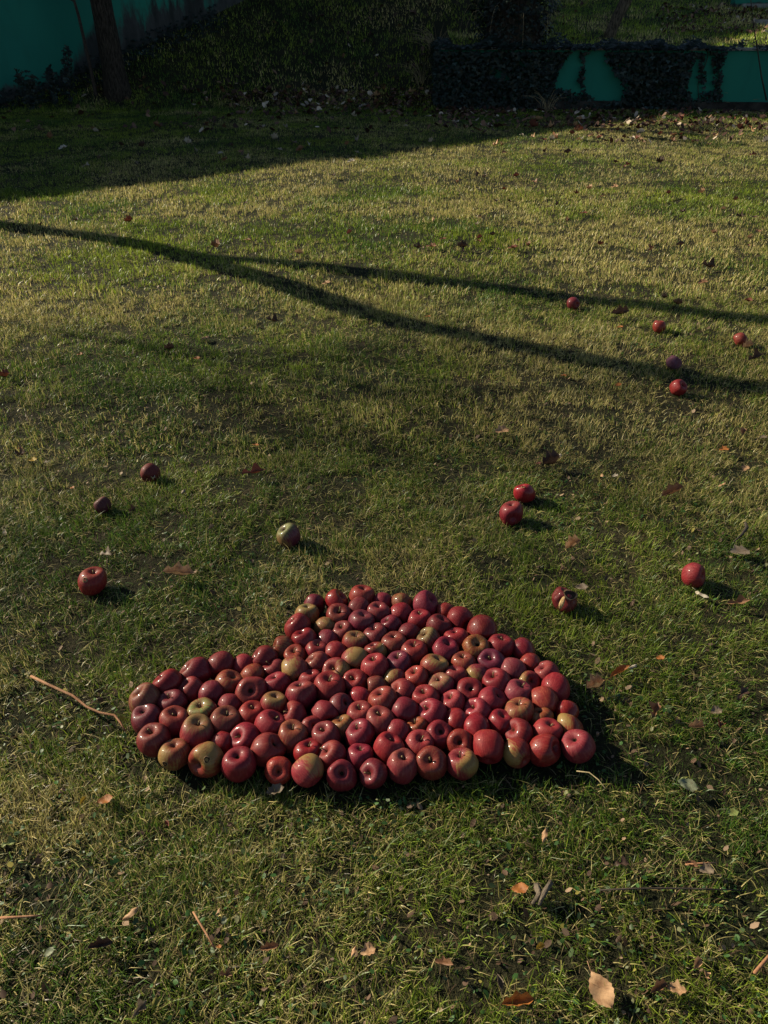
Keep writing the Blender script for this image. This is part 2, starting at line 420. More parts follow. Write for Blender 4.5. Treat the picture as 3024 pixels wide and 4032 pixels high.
# tile, left, right, top, dimple x, dimple y (0 = out of sight), colour, extras: s stem, g green top, l/r/t side patch, h hole, c calyx end
APP = '''A 1020 1310 105 1190 112 O -
A 765 1045 160 975 188 B -
A 515 760 200 0 0 D -
A 1022 1272 183 0 0 P -
A 1270 1485 183 0 0 K -
A 1487 1728 188 0 0 Y -
A 1517 1764 253 0 0 R -
A 437 705 310 580 316 Y g
A 753 1045 252 900 340 D s
A 1220 1480 278 1335 300 M -
A 378 685 398 485 462 R s
A 708 945 402 0 0 Y -
A 973 1285 330 1150 395 P -
A 1333 1585 378 1420 420 P s
A 415 708 565 530 600 B -
A 855 1105 498 970 548 K s
A 1145 1430 502 1275 525 M -
A 722 960 573 0 0 P -
A 993 1285 580 1150 618 M gs
A 1330 1630 605 1480 618 O -
A 237 497 662 272 745 Y s
A 523 775 682 670 710 B s
A 803 1060 687 0 0 B -
A 1225 1485 710 1340 745 B r
A 965 1270 730 0 0 K t
A -30 272 770 15 855 D -
A 315 575 777 435 830 O s
A 597 880 768 685 830 M ch
A 1165 1490 838 1310 865 R s
A 1452 1748 808 1590 860 P s
A 40 305 895 130 950 O s
A 332 645 885 0 0 T l
A 690 1000 885 820 985 R rs
A 85 385 977 205 1015 R c
A 425 690 1007 560 1050 R -
A 968 1245 983 1085 1070 R s
A 1465 1705 983 0 0 M l
B 78 370 190 300 235 K -
B 332 535 293 0 0 O -
B 434 735 340 0 0 R -
B 42 300 345 183 356 R s
B 165 460 413 345 455 D -
B 628 970 427 0 0 D -
B -95 155 472 0 0 D -
B 392 680 562 510 605 R -
B 88 370 590 190 640 M gs
B 848 1150 585 1015 625 R s
B -127 180 657 25 712 R s
B 598 920 662 765 745 Y c
B 1102 1350 682 0 0 B -
B 268 580 685 455 720 R -
B 842 1150 790 962 870 P s
B 110 420 807 310 858 O g
B 455 740 830 585 882 M s
B 1258 1500 840 0 0 O -
B 1015 1320 902 0 0 K -
B 1375 1650 950 1460 1000 K -
B 421 695 957 548 975 R -
B 697 965 957 0 0 R l
B 20 300 972 130 990 O s
B 1145 1390 982 1290 1075 R l
B 185 487 1012 315 1075 K gs
B 818 1145 1038 925 1076 D s
B 1400 1720 1043 0 0 R -
C 865 1165 68 0 0 D -
C 617 945 125 680 210 D -
C 1190 1425 97 0 0 R -
C 1178 1460 182 0 0 T -
C 275 635 253 385 312 D s
C 905 1220 265 1120 305 T -
C 573 858 342 668 385 M -
C 812 1115 335 0 0 D -
C 1200 1560 270 1380 400 R c
C 62 430 415 190 475 T -
C 383 710 450 525 515 D s
C 708 1040 497 865 570 R Gs
C 1057 1320 473 0 0 R -
C 1412 1720 470 1590 512 O g
C 62 400 558 190 597 P c
C 380 720 598 555 640 R s
C 553 935 692 765 752 R gs
C 903 1260 640 1110 680 M s
C 1215 1510 603 1385 650 R s
C 1445 1800 643 1689 697 R s
C 155 520 762 325 840 R s
C 1150 1490 768 1265 885 R s
C 915 1175 875 0 0 B -
C 1382 1740 873 1640 965 R c
C 370 715 927 545 955 T lh
F 712 1095 410 850 612 T th
F 1085 1470 483 1275 565 D c
F 1485 1775 565 1640 690 O c
D 390 755 172 565 200 R s
D 62 430 262 240 300 D s
D 975 1225 178 1020 280 M -
D 1240 1540 193 1310 280 R -
D 748 1000 287 0 0 B -
D 465 745 360 660 445 P c
D 1010 1355 335 1150 395 M c
D 1457 1775 312 1590 382 R s
D 40 350 427 120 500 R s
D 408 695 478 590 650 R c
D 708 1010 457 855 520 R s
D 1170 1500 455 0 0 D -
D 1545 1885 473 1640 530 R s
D 198 440 597 350 680 O -
D 897 1235 557 1060 600 K s
D 1303 1560 622 1410 675 T s
D 40 380 680 215 715 T s
D 577 845 652 685 662 Y s
D 745 1080 672 870 700 D s
D 1083 1370 653 0 0 B -
D 405 720 692 540 755 R s
D 1425 1739 757 1600 830 K s
D 95 395 842 265 900 B s
D 1087 1440 805 1290 850 R s
D 417 745 870 525 950 R s
D 768 1070 873 930 925 R s
D 1137 1480 945 1320 1010 K s
D 1440 1794 903 1600 1020 O s
G 122 485 532 0 0 K r
G 497 815 610 660 710 P c
G 830 1140 592 950 715 D s
E 200 510 205 365 310 D c
E 425 755 300 665 372 R c
E 760 1085 265 970 300 K s
E 1055 1380 328 0 0 O -
E 138 430 360 260 410 K s
E 720 1065 413 890 450 Y s
E 420 715 458 515 530 K s
E 1290 1540 467 0 0 B -
E 1042 1305 528 1145 542 Y c
E 168 450 507 0 0 B -
E 668 955 562 840 568 B -
E 378 695 587 0 0 B -
E 1345 1620 592 0 0 O l
E 1033 1350 613 1215 680 K s
E -45 265 628 125 715 R c
E 733 1060 680 800 742 R h
E 1383 1755 712 1520 800 K c
E 403 770 712 0 0 R -
E 90 395 763 230 870 O c
E 763 1065 812 0 0 R l
E 1065 1400 773 1310 890 B c
E 145 490 918 290 970 R rs
S 765 868 305 0 0 X -
S 510 600 487 540 500 X c
S 1505 1635 632 1553 664 P Ls
S 428 575 873 512 893 O hs
U 277 392 410 320 428 B h
U 200 328 513 262 520 D n
U 482 622 978 560 1000 D x
U 1187 1327 842 1285 908 R c
W 240 328 120 0 0 P -
W 848 937 282 895 292 O s
W 1420 1520 370 1500 408 O s
W 940 1050 527 1010 545 Z -
W 970 1087 697 1042 745 R c'''
rows = []
for ln in APP.split('\n'):
    q = ln.split(); ox, oy, s = TILE[q[0]]
    xl, xr, yt, dx, dy = (float(v) for v in q[1:6])
    w = (xr - xl) / s; cx = ox + (xl + xr) / 2 / s; top = oy + yt / s
    rec = dict(tile=q[0], w=w, cx=cx, top=top, col=q[6], ex=q[7].replace('-', ''), vis=not (dx == 0 and dy == 0))
    h = w * 0.90
    for _ in range(3):
        cy = top + h / 2
        if rec['vis']:
            a = np.array([ox + dx / s - cx, -(oy + dy / s - cy)]) / (w / 2) / 0.59
            n = np.linalg.norm(a)
            if n > 0.94: a *= 0.94 / n
            az = math.sqrt(max(1 - a @ a, 0.02))
        else:
            rr = random.Random(int(cx * 7 + top))
            th = rr.uniform(-0.9, 1.2) + (math.pi / 2)
            a = np.array([math.cos(th), abs(math.sin(th))]) * rr.uniform(0.55, 0.8); az = -math.sqrt(1 - a @ a)
        h = w * (0.85 + 0.13 * abs(az))
    rec['cy'] = cy; rec['ax'] = (a[0], a[1], az)
    rows.append(rec)
# place every apple on the lawn where its picture puts it
for r in rows:
    R = 0.04
    for _ in range(6):
        d = ray(r['cx'], r['cy']); t = (CAM_H - (R * 0.86 + 0.012 + (0.0))) / -d[2]
        P = np.array([0, 0, CAM_H]) + d * t
        gz = float(H(P[0], P[1])); t = (CAM_H - gz - R * 0.86 - 0.012) / -d[2]
        P = np.array([0, 0, CAM_H]) + d * t
        R = r['w'] / 2 / FPX * t
    r['P'] = P; r['R'] = R; r['P0'] = P.copy()
nH = [r for r in rows if r['tile'] in 'ABCDEFGH']
for it in range(14):
    for i in range(len(nH)):
        for j in range(i + 1, len(nH)):
            a, b = nH[i], nH[j]
            dv = (b['P'] - a['P'])[:2]; L = np.linalg.norm(dv); need = 0.93 * (a['R'] + b['R'])
            if 1e-6 < L < need:
                s = dv / L * (need - L) * 0.35
                a['P'][:2] -= s; b['P'][:2] += s
    for r in nH:
        dv = (r['P'] - r['P0'])[:2]; L = np.linalg.norm(dv)
        if L > 0.014: r['P'][:2] = r['P0'][:2] + dv / L * 0.014
for r in rows:
    if r['tile'] in 'SUW': r['P'][2] -= .008
for r in nH: r['P'][2] = float(H(r['P'][0], r['P'][1])) + r['R'] * 0.86 + 0.012
print('apples', len(rows), 'R range', min(r['R'] for r in rows), max(r['R'] for r in rows))

PROF = [(0.0, .43), (.05, .47), (.095, .56), (.155, .64), (.24, .715), (.35, .775), (.47, .805), (.60, .79), (.74, .71), (.875, .53), (.965, .28), (1, .0), (.975, -.26), (.89, -.53), (.74, -.75), (.56, -.87),
        (.40, -.885), (.26, -.83), (.14, -.75), (.0, -.71)]
def apple_mesh(k):
    rr = random.Random(100 + k); SEG = 40
    prof = catmull([np.array(p) for p in PROF], 2)
    sq = rr.uniform(0.90, 1.04); lop = rr.uniform(-0.15, 0.15); lop2 = rr.uniform(-0.13, 0.13); bp = rr.uniform(0, 6.28); ba = rr.uniform(.01, .05); ph = rr.uniform(0, 6.28)
    amp5 = rr.uniform(0.010, 0.035); amp2 = rr.uniform(0.0, 0.035); taper = rr.uniform(0.02, 0.20); dd = rr.uniform(0.75, 1.2)
    V = []; F = []
    for i, (rho, z) in enumerate(prof):
        if rho < 1e-4: 
            V.append((0, 0, z * 1.0)); continue
        for s in range(SEG):
            th = 2 * math.pi * s / SEG
            f = 1 + amp5 * math.cos(5 * th + ph) * (0.35 + 0.65 * (1 if z < -0.3 else abs(z))) + amp2 * math.cos(2 * th + ph * 2)
            f *= 1 - taper * max(-z, 0)
            f *= 1 + ba * math.sin(3 * th + bp + 2.2 * z) * math.cos(1.7 * z + bp)
            x = rho * f * math.cos(th); y = rho * f * math.sin(th)
            zz = z
            if z > 0.38 and rho < 0.47: zz = 0.805 - (0.805 - z) * dd
            zz = zz * sq + lop * x * (0.5 + abs(z)) + lop2 * y * (0.5 + abs(z))
            V.append((x, y, zz))
    first = 1; nr = len(prof) - 2
    for s in range(SEG): F.append((0, first + s, first + (s + 1) % SEG))
    for i in range(nr - 1):
        for s in range(SEG):
            a = first + i * SEG + s; b = first + i * SEG + (s + 1) % SEG
            F.append((a, a + SEG, b + SEG, b))
    last = len(V) - 1; base = first + (nr - 1) * SEG
    for s in range(SEG): F.append((last, base + (s + 1) % SEG, base + s))
    me = bpy.data.meshes.new('apple'); me.from_pydata(V, [], F); me.update()
    me.polygons.foreach_set('use_smooth', [True] * len(me.polygons)); me.materials.append(M_apple)
    return me
APPLE_ME = [apple_mesh(k) for k in range(14)]
def dent(me, dirs, depth, width, wob=0.0):
    m2 = me.copy()
    co = np.empty(len(m2.vertices) * 3); m2.vertices.foreach_get('co', co); co = co.reshape(-1, 3)
    for d, dp, wd in zip(dirs, depth, width):
        d = np.array(d) / np.linalg.norm(d); u = co / (np.linalg.norm(co, axis=1, keepdims=True) + 1e-6)
        ang = np.arccos(np.clip(u @ d, -1, 1)); co -= u * (dp * np.exp(-(ang / wd) ** 2))[:, None]
    if wob:
        co *= 1 + wob * np.sin(co[:, [0]] * 9 + 1) * np.sin(co[:, [1]] * 11) * np.cos(co[:, [2]] * 8)
    m2.vertices.foreach_set('co', co.ravel()); m2.update(); return m2
def stem_mesh(k):
    rr = random.Random(k); L = rr.uniform(0.28, 0.58); bx = rr.uniform(-.18, .18); by = rr.uniform(-.18, .18)
    pts = [(0, 0, .46), (bx * .1, by * .1, .46 + L * .35), (bx * .45, by * .45, .46 + L * .7), (bx, by, .46 + L)]
    V, F = tube(pts, [.040, .034, .034, .056], 7)
    me = bpy.data.meshes.new('stem'); me.from_pydata([tuple(v) for v in V], [], F); me.update(); me.materials.append(M_stem)
    me.polygons.foreach_set('use_smooth', [True] * len(me.polygons)); return me
STEM_ME = [stem_mesh(k) for k in range(6)]
def calyx_mesh():
    V = []; F = []
    for k in range(5):
        th = 2 * math.pi * k / 5; b = len(V)
        c, s = math.cos(th), math.sin(th)
        for (r, w, z) in ((.03, .05, .50), (.10, .045, .60), (.16, .0, .57)):
            V.append((r * c - w * s, r * s + w * c, z)); V.append((r * c + w * s, r * s - w * c, z + .01))
        F += [(b, b + 1, b + 3, b + 2), (b + 2, b + 3, b + 5, b + 4)]
    me = bpy.data.meshes.new('calyx'); me.from_pydata(V, [], F); me.update(); me.materials.append(M_hole); return me
CALYX_ME = calyx_mesh()
def hole_mesh(r=.135):
    """a small dark pit with a raised russet lip, pointing along +Z at unit distance"""
    V = []; F = []; SEG = 14
    rings = ((r * 1.45, -.015), (r * 1.2, .002), (r, .003), (r * .8, -.004), (r * .5, -.012))
    for (a, z) in rings:
        for s in range(SEG):
            th = 2 * math.pi * s / SEG; q = a * (1 + .12 * math.sin(3 * th + a * 40)); V.append((q * math.cos(th), q * math.sin(th), z))
    V.append((0, 0, -.014))
    for i in range(len(rings) - 1):
        for s in range(SEG): F.append((i * SEG + s, i * SEG + (s + 1) % SEG, (i + 1) * SEG + (s + 1) % SEG, (i + 1) * SEG + s))
    n = len(rings) - 1
    for s in range(SEG): F.append((n * SEG + s, n * SEG + (s + 1) % SEG, len(V) - 1))
    me = bpy.data.meshes.new('wormhole'); me.from_pydata(V, [], F); me.update(); me.materials.append(M_rim); me.materials.append(M_hole)
    me.polygons.foreach_set('use_smooth', [True] * len(me.polygons))
    me.polygons.foreach_set('material_index', [0] * SEG + [1] * (len(F) - SEG)); return me
HOLE_ME = hole_mesh()

# names used to single the apples out: (index by tile+order) -> landmark phrase
def camvec(v): return RT * v[0] + UP * v[1] - FW * v[2]
LMK = {}
def find(tile, n): return [r for r in rows if r['tile'] == tile][n]
LMK_DEF = [('C', 11, 'green-topped apple', 'apple with a wide green top and red sides, left half of the heap'),
           ('C', 24, 'tan wormholed apple', 'tan and red apple with a round wormhole, front left edge of the heap'),
           ('F', 0, 'yellow-patched apple', 'large red apple with yellow patch, wormhole and open hollow, front edge of the heap'),
           ('G', 0, 'big striped apple', 'tall pinkish red striped apple standing at the middle of the front edge'),
           ('E', 17, 'largest red apple', 'largest plain round red apple in the front edge, right of centre'),
           ('E', 16, 'corner apple', 'dull pinkish apple forming the right-hand corner of the heap'),
           ('E', 5, 'round olive apple', 'olive yellow apple in the right half, largest of the two olive ones there'),
           ('E', 8, 'small green-gold apple', 'small green-gold apple with dark calyx near the right edge of the heap'),
           ('B', 12, 'brown-gold apple', 'brown-gold apple with a dark open hollow in the upper right of the heap'),
           ('B', 16, 'white-hollowed apple', 'orange-red apple with a pale greenish hollow right of the heap centre'),
           ('A', 29, 'frosty purple apple', 'frosty purple apple with a deep hollow at the heap centre'),
           ('A', 0, 'split top apple', 'orange-red apple with a split skin at the far tip of the heap'),
           ('A', 7, 'olive edge apple', 'olive yellow apple on the upper left edge of the heap'),
           ('A', 11, 'ochre apple', 'small ochre apple in deep shade inside the upper left of the heap'),
           ('A', 31, 'tan-backed apple', 'smooth tan apple with a red right side, left of the heap centre'),
           ('C', 12 - 4, 'streaked red apple', 'red apple with a pale scar streak across its wide hollow, left half'),
           ('D', 15, 'stalked yellow apple', 'yellowish apple with an upright stalk sunk between red apples'),
           ('D', 6, 'dark-starred apple', 'red apple with a blackened star-shaped hollow at the middle of the heap'),
           ('B', 6 - 1 + 1, 'big far red apple', None), ]
lm_ids = {}
for (tl, n, short, lab) in LMK_DEF:
    if lab: lm_ids[id(find(tl, n))] = (short, lab)
SC_LAB = [('dark shaded apple half sunk in the grass, farthest left-hand windfall near a dry leaf', 'S', 0), ('small dark wrinkled apple, left of and below the other shaded windfall', 'S', 1),
          ('pale green and purple apple alone on the grass above the heap', 'S', 2), ('red apple with a dark hole and tan cheek alone left of the heap', 'S', 3),
          ('glossy red pecked apple, upper one of the pair right of centre', 'U', 0), ('dark red apple with a notch, lower one of the pair right of centre', 'U', 1),
          ('broken red apple with peeling skin just beyond the upper right edge of the heap', 'U', 2), ('round red apple alone at the right beside a pale dry leaf', 'U', 3),
          ('purple apple lying in the band of shadow, farthest apple on the lawn', 'W', 0), ('small orange-red apple just below the upper shadow band', 'W', 1),
          ('shiny orange-red apple closest to the right edge of the photo', 'W', 2), ('shrivelled pinkish apple between the two shadow bands at right', 'W', 3),
          ('round red apple beside the lower shadow band, nearest of the far right five', 'W', 4)]
for lab, tl, n in SC_LAB: find(tl, n)['label'] = lab
SECT = ['right of', 'behind and right of', 'behind', 'behind and left of', 'left of', 'in front and left of', 'in front of', 'in front and right of']
def label_apples():
    used = {}
    lms = [r for r in nH if id(r) in lm_ids]
    for r in nH:
        if id(r) in lm_ids: r['label'] = lm_ids[id(r)][1]; used[r['label']] = 1
    ranks = {}
    for L in lms:
        for s in range(8):
            c = [q for q in nH if q is not L and int(((math.degrees(math.atan2((q['P'][1] - L['P'][1]), q['P'][0] - L['P'][0])) + 360 + 22.5) % 360) // 45) == s]
            c.sort(key=lambda q: np.linalg.norm(q['P'] - L['P']))
            for k, q in enumerate(c): ranks.setdefault(id(q), []).append((k, np.linalg.norm(q['P'] - L['P']), s, lm_ids[id(L)][0]))
    for r in nH:
        if 'label' in r: continue
        c = sorted(ranks[id(r)]); ax = r['ax']
        adj = CC[r['col']][4]
        det = ''
        if 's' in r['ex']: det = 'with stem' 
        elif not r['vis']: det = 'with smooth back'
        elif 'c' in r['ex']: det = 'with open eye'
        else: det = 'with hollow'
        size = 'large ' if r['w'] > 128 else ('small ' if r['w'] < 92 else '')
        for (k, dd, s, nm) in c:
            near = ['directly', 'second', 'third', 'fourth', 'fifth', 'sixth', 'seventh'][min(k, 6)]
            lab = f"{size}{adj} apple {det}, {near} {SECT[s]} the {nm}"
            if lab not in used and len(lab.split()) <= 16: break
        used[lab] = 1; r['label'] = lab
label_apples()

RMEAN = float(np.mean([r['R'] for r in nH])) * 1.02
for i, r in enumerate(rows):
    rr = random.Random(i * 13 + 5)
    rgb, pale, bloom, gloss, adj = CC[r['col']]
    me = APPLE_ME[(i * 5 + 3) % len(APPLE_ME)]
    ex = r['ex']
    axis_w = Vector(camvec(r['ax'])).normalized()
    if 'n' in ex: me = dent(me, [(1, 0.1, -0.2)], [0.42], [0.42])
    if 'x' in ex: me = dent(me, [(1, 0.2, 0.1), (0.2, 1, 0.3), (0.5, -0.7, 0.5)], [0.35, 0.25, 0.2], [0.5, 0.4, 0.35], 0.03)
    if r['tile'] == 'W' and r['col'] == 'Z': me = dent(me, [(1, 0, 0.5), (-0.3, 1, 0.2), (0.3, -1, 0.6)], [0.28, 0.2, 0.2], [0.45, 0.4, 0.4], 0.03)
    o = bpy.data.objects.new('apple', me); COL.objects.link(o)
    # side the patch faces, in camera space
    if 'l' in ex or 'L' in ex: pd = camvec((-0.8, 0.1, 0.6))
    elif 'r' in ex: pd = camvec((0.8, 0.1, 0.6))
    elif 't' in ex: pd = camvec((0.25, 0.6, 0.75))
    elif 'n' in ex: pd = camvec((0.0, -0.75, 0.65))
    else: th = rr.uniform(0, 6.28); pd = camvec((math.cos(th), math.sin(th), 0.3))
    zl = axis_w; xl_ = Vector(pd) - zl * zl.dot(Vector(pd))
    if xl_.length < 1e-3: xl_ = Vector((1, 0.2, 0.1)).cross(zl)
    xl_.normalize(); yl = zl.cross(xl_)
    Mx = Matrix((xl_, yl, zl)).transposed()
    o.rotation_euler = Mx.to_euler()
    R = r['R'] * 1.02
    if r['tile'] in 'ABCDEFGH': R = .78 * R + .22 * RMEAN
    o.location = r['P']; o.scale = (R, R, R)
    o.color = (rgb[0] * rr.uniform(.54, .80), rgb[1] * rr.uniform(.75, 1.3), rgb[2] * rr.uniform(.75, 1.3), 1)
    o['green_top'] = 1.0 if 'G' in ex else (0.6 if 'g' in ex else rr.choice([0.0, 0.0, 0.0, 0.12]))
    o['pale'] = pale + rr.uniform(-.10, .14); o['bloom'] = bloom * rr.uniform(.6, 1.3)
    o['side_patch'] = 1.0 if any(k in ex for k in 'lrtL') else 0.0
    o['gloss'] = min(1, gloss * rr.uniform(.75, 1.2))
    if 'L' in ex: o['green_top'] = 0.9; o['side_patch'] = .8; o['bloom'] = .25
    tag(o, r['label'], 'apple', 'apples laid together in the heap' if r['tile'] in 'ABCDEFGH' else 'windfall apples scattered on the lawn')
    if 's' in ex:
        s = bpy.data.objects.new('stem', STEM_ME[i % 6]); COL.objects.link(s); s.parent = o
    if 'c' in ex:
        s = bpy.data.objects.new('calyx', CALYX_ME); COL.objects.link(s); s.parent = o
    if 'h' in ex:
        off = {'C': (-0.35, -0.28, .9), 'F': (0.25, 0.32, .9), 'A': (.1, -.35, .9), 'E': (-.75, -.3, .5), 'S': (-.2, .15, .95), 'U': (-.25, .5, .8)}[r['tile']]
        dl = Mx.transposed() @ Vector(camvec(off)).normalized()
        # distance to the skin in that direction
        co = np.empty(len(me.vertices) * 3); me.vertices.foreach_get('co', co); co = co.reshape(-1, 3)
        nn = np.linalg.norm(co, axis=1); kk = np.argmax((co @ np.array(dl)) / nn)
        h = bpy.data.objects.new('wormhole', HOLE_ME); COL.objects.link(h); h.parent = o
        h.location = dl * (nn[kk] + 0.004); h.rotation_euler = me.vertices[int(kk)].normal.to_track_quat('Z', 'Y').to_euler()
    if 'x' in ex:
        V = []; F = []
        for a in range(7):
            for b in range(4):
                u = a / 6; v = b / 3 - .5
                V.append((.75 + .30 * math.sin(u * 2.6), v * .36 * math.sin(math.pi * (0.12 + .8 * u)), .55 - u * 1.0 + .1 * v))
        for a in range(6):
            for b in range(3): F.append((a * 4 + b, a * 4 + b + 1, a * 4 + b + 5, a * 4 + b + 4))
        pe = mesh_obj('peel', V, F, M_flesh, o, True); pe.rotation_euler = (0, 0, 0.2)
        md = pe.modifiers.new('thick', 'SOLIDIFY'); md.thickness = 0.05
        h = bpy.data.objects.new('wormhole', HOLE_ME); COL.objects.link(h); h.parent = o; h.scale = (3.2, 2.2, 1.4)
        dl = Mx.transposed() @ Vector(camvec((.35, .55, .8))).normalized(); h.location = dl * .88; h.rotation_euler = dl.to_track_quat('Z', 'Y').to_euler()

# ------------------------------------------------------------------ grass
AP = np.array([r['P'] for r in rows]); AR = np.array([r['R'] for r in rows])
HEAPC = np.array([r['P'][:2] for r in nH])
def straw_field(x, y):
    s = fbm(N3, x * 1.15, y * 1.15, 3)
    s = 0.44 + (s - 0.5) * 2.8
    sd_ = (x + 3.45) * -.64 + (y - 7.26) * .77; s = s - .48 * sstep(-.3, .5, sd_) + .45 * sstep(15.2, 16.5, y) * sstep(-3.5, -1.5, x)  # less straw past the wall's shadow line, deepening the shade by colour
    d = np.sqrt(x * x + y * y)
    s += 0.22 * sstep(3.2, 4.6, y) * (1 - sstep(11.5, 13.5, y)) - 0.12 * sstep(2.8, 2.2, y) * sstep(1.6, 2.0, y)
    for (px, py, rad, amt) in STRAWP:
        s = s + amt * np.exp(-((x - px) ** 2 + (y - py) ** 2) / rad ** 2)
    return np.clip(s, 0.02, 0.95)
STRAWP = []
for (px, py, rad, amt) in [(1850, 1600, .45, .55), (1400, 1550, .3, .3), (60, 3320, .16, .7), (200, 3290, .12, .5), (2500, 850, 1.2, .3), (2750, 3180, .2, .3), (2550, 3700, .25, .35), (600, 700, .9, .25),
                           (330, 2020, .2, .3), (250, 2960, .15, -.6), (200, 3480, .12, -.5), (1300, 760, .8, -.3), (1900, 2000, .6, -.25), (1100, 1900, .5, -.2), (2000, 560, 1.2, -.1)]:
    g_ = ground_at(px, py); STRAWP.append((g_[0], g_[1], rad, amt))
def sample_band(z0, z1, dens, margin):
    """points on the lawn seen between two depths, a margin outside the frame included"""
    y0 = max((z0 - 0.795) / 0.8364, -0.5); y1 = (z1 - 0.795) / 0.8364
    hw = 0.504 * (y1 * 0.8364 + 0.795) + margin
    n = int(dens * (y1 - y0) * 2 * hw)
    y = RNG.uniform(y0, y1, n); x = RNG.uniform(-hw, hw, n)
    ok = np.abs(x) < 0.504 * (y * 0.8364 + 0.795) + margin
    return x[ok], y[ok]
def build_blades(x, y, hscale, wmin, seg2=True, upright=0.5, thatch=False):
    n = len(x)
    cl = .55 * fbm(N4, x * 7.0, y * 7.0, 2) + .45 * N5(x * 26 + 3, y * 26)                                   # tufts
    keep = RNG.random(n) < np.clip((cl - 0.30) * 3.6, 0.14, 1)
    # thin and shorten under the apples
    for (c, r) in zip(AP, AR):
        if c[1] + .1 < y.min() or c[1] - .1 > y.max(): continue
        m = np.abs(x - c[0]) < .08
        if m.any(): keep[m] &= (x[m] - c[0]) ** 2 + (y[m] - c[1]) ** 2 > (r * 0.72) ** 2
    dmin = np.full(n, 9.0); near = (y < 3.2) & (y > 0.9)
    xi, yi = x[near], y[near]; dm = np.full(len(xi), 9.0)
    for c in HEAPC: dm = np.minimum(dm, np.hypot(xi - c[0], yi - c[1]))
    dmin[near] = dm
    inheap = np.zeros(n, bool)
    if len(xi):
        cnt = np.zeros(len(xi))
        for c in HEAPC: cnt += (np.hypot(xi - c[0], yi - c[1]) < 0.11)
        inheap[near] = cnt >= 5
    keep &= ~(inheap & (RNG.random(n) < 0.86))
    x, y, cl, inheap = x[keep], y[keep], cl[keep], inheap[keep]; n = len(x)
    z = H(x, y)
    h = hscale * (0.40 + 0.85 * RNG.random(n) ** 1.6) * (0.45 + 1.1 * cl)
    long = RNG.random(n) < 0.03; h[long] *= 1.55
    rim = (dmin[keep] < .10) & ~inheap & (RNG.random(n) < .16) & ~thatch; h[rim] *= 2.0
    h[inheap] *= 0.9
    if thatch: h = hscale * (.5 + RNG.random(n)); z = z + RNG.random(n) * .014
    w = np.maximum(wmin, 0.0015 * (0.6 + 0.9 * RNG.random(n)))
    ang0 = fbm(N5, x * 2.2, y * 2.2, 2) * 12.0
    ang = ang0 + RNG.normal(0, 1.5, n)
    lean = np.clip(RNG.gamma(2.2, 0.30, n), 0.05, 1.6) / upright * 0.5
    if thatch: lean = lean * 0 + RNG.uniform(1.8, 4.5, n); ang = RNG.uniform(0, 6.28, n)
    lx, ly = np.cos(ang), np.sin(ang)
    sa = ang + math.pi / 2 + RNG.normal(0, 0.7, n)
    sx, sy = np.cos(sa) * w / 2, np.sin(sa) * w / 2
    norm = 1 / np.sqrt(1 + lean ** 2 * .6)
    def pt(t):
        k = h * lean * norm * t ** 1.7
        return x + lx * k, y + ly * k, z + h * norm * (t - 0.28 * lean * t ** 3 * 0.8) - 0.004
    x0, y0, z0 = pt(0.0); x1, y1, z1 = pt(0.5); x2, y2, z2 = pt(1.0)
    V = np.empty((n, 5 if seg2 else 3, 3))
    V[:, 0] = np.stack([x0 - sx, y0 - sy, z0], 1); V[:, 1] = np.stack([x0 + sx, y0 + sy, z0], 1)
    if seg2:
        V[:, 2] = np.stack([x1 + sx * .9, y1 + sy * .9, z1], 1); V[:, 3] = np.stack([x1 - sx * .9, y1 - sy * .9, z1], 1)
        V[:, 4] = np.stack([x2, y2, z2], 1)
        b = np.arange(n) * 5
        F4 = np.stack([b, b + 1, b + 2, b + 3], 1); F3 = np.stack([b + 3, b + 2, b + 4], 1); k = 5
    else:
        V[:, 2] = np.stack([x2, y2, z2], 1); b = np.arange(n) * 3
        F4 = None; F3 = np.stack([b, b + 1, b + 2], 1); k = 3
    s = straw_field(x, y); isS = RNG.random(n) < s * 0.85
    dk = (1 - .10 * sstep(3.6, 2.7, y))[:, None]  # soft shade over the near lawn, put into the blade colour
    gmix = np.clip(fbm(N1, x * 1.7 + 40, y * 1.7, 3) * 1.6 - 0.35 + RNG.normal(0, .22, n) - .24 * sstep(3.8, 2.6, y) + .10 * sstep(3.6, 4.8, y), 0, 1)[:, None]  # near blades tinted darker as shade, farther ones brighter as sun
    green = np.array([0.058, 0.128, 0.016]) * (1 - gmix) + np.array([0.250, 0.310, 0.030]) * gmix
    sm = RNG.random(n)[:, None]
    straw = np.array([0.56, 0.45, 0.200]) * (1 - sm) + np.array([0.37, 0.335, 0.090]) * sm
    if thatch: isS = RNG.random(n) < .85; straw = np.where(RNG.random(n)[:, None] < .4, np.array([.16, .105, .055]), straw)
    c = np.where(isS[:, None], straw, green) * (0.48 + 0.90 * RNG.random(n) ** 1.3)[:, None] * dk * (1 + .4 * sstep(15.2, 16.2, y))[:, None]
    return V.reshape(-1, 3), F3, F4, np.repeat(c, k, 0)
def merge(parts):
    V = []; F3 = []; F4 = []; C = []; off = 0
    for (v, f3, f4, c) in parts:
        V.append(v); C.append(c)
        if f3 is not None: F3.append(f3 + off)
        if f4 is not None: F4.append(f4 + off)
        off += len(v)
    return np.concatenate(V), np.concatenate(F3) if F3 else None, np.concatenate(F4) if F4 else None, np.concatenate(C)
DENS = 1.0
parts = []
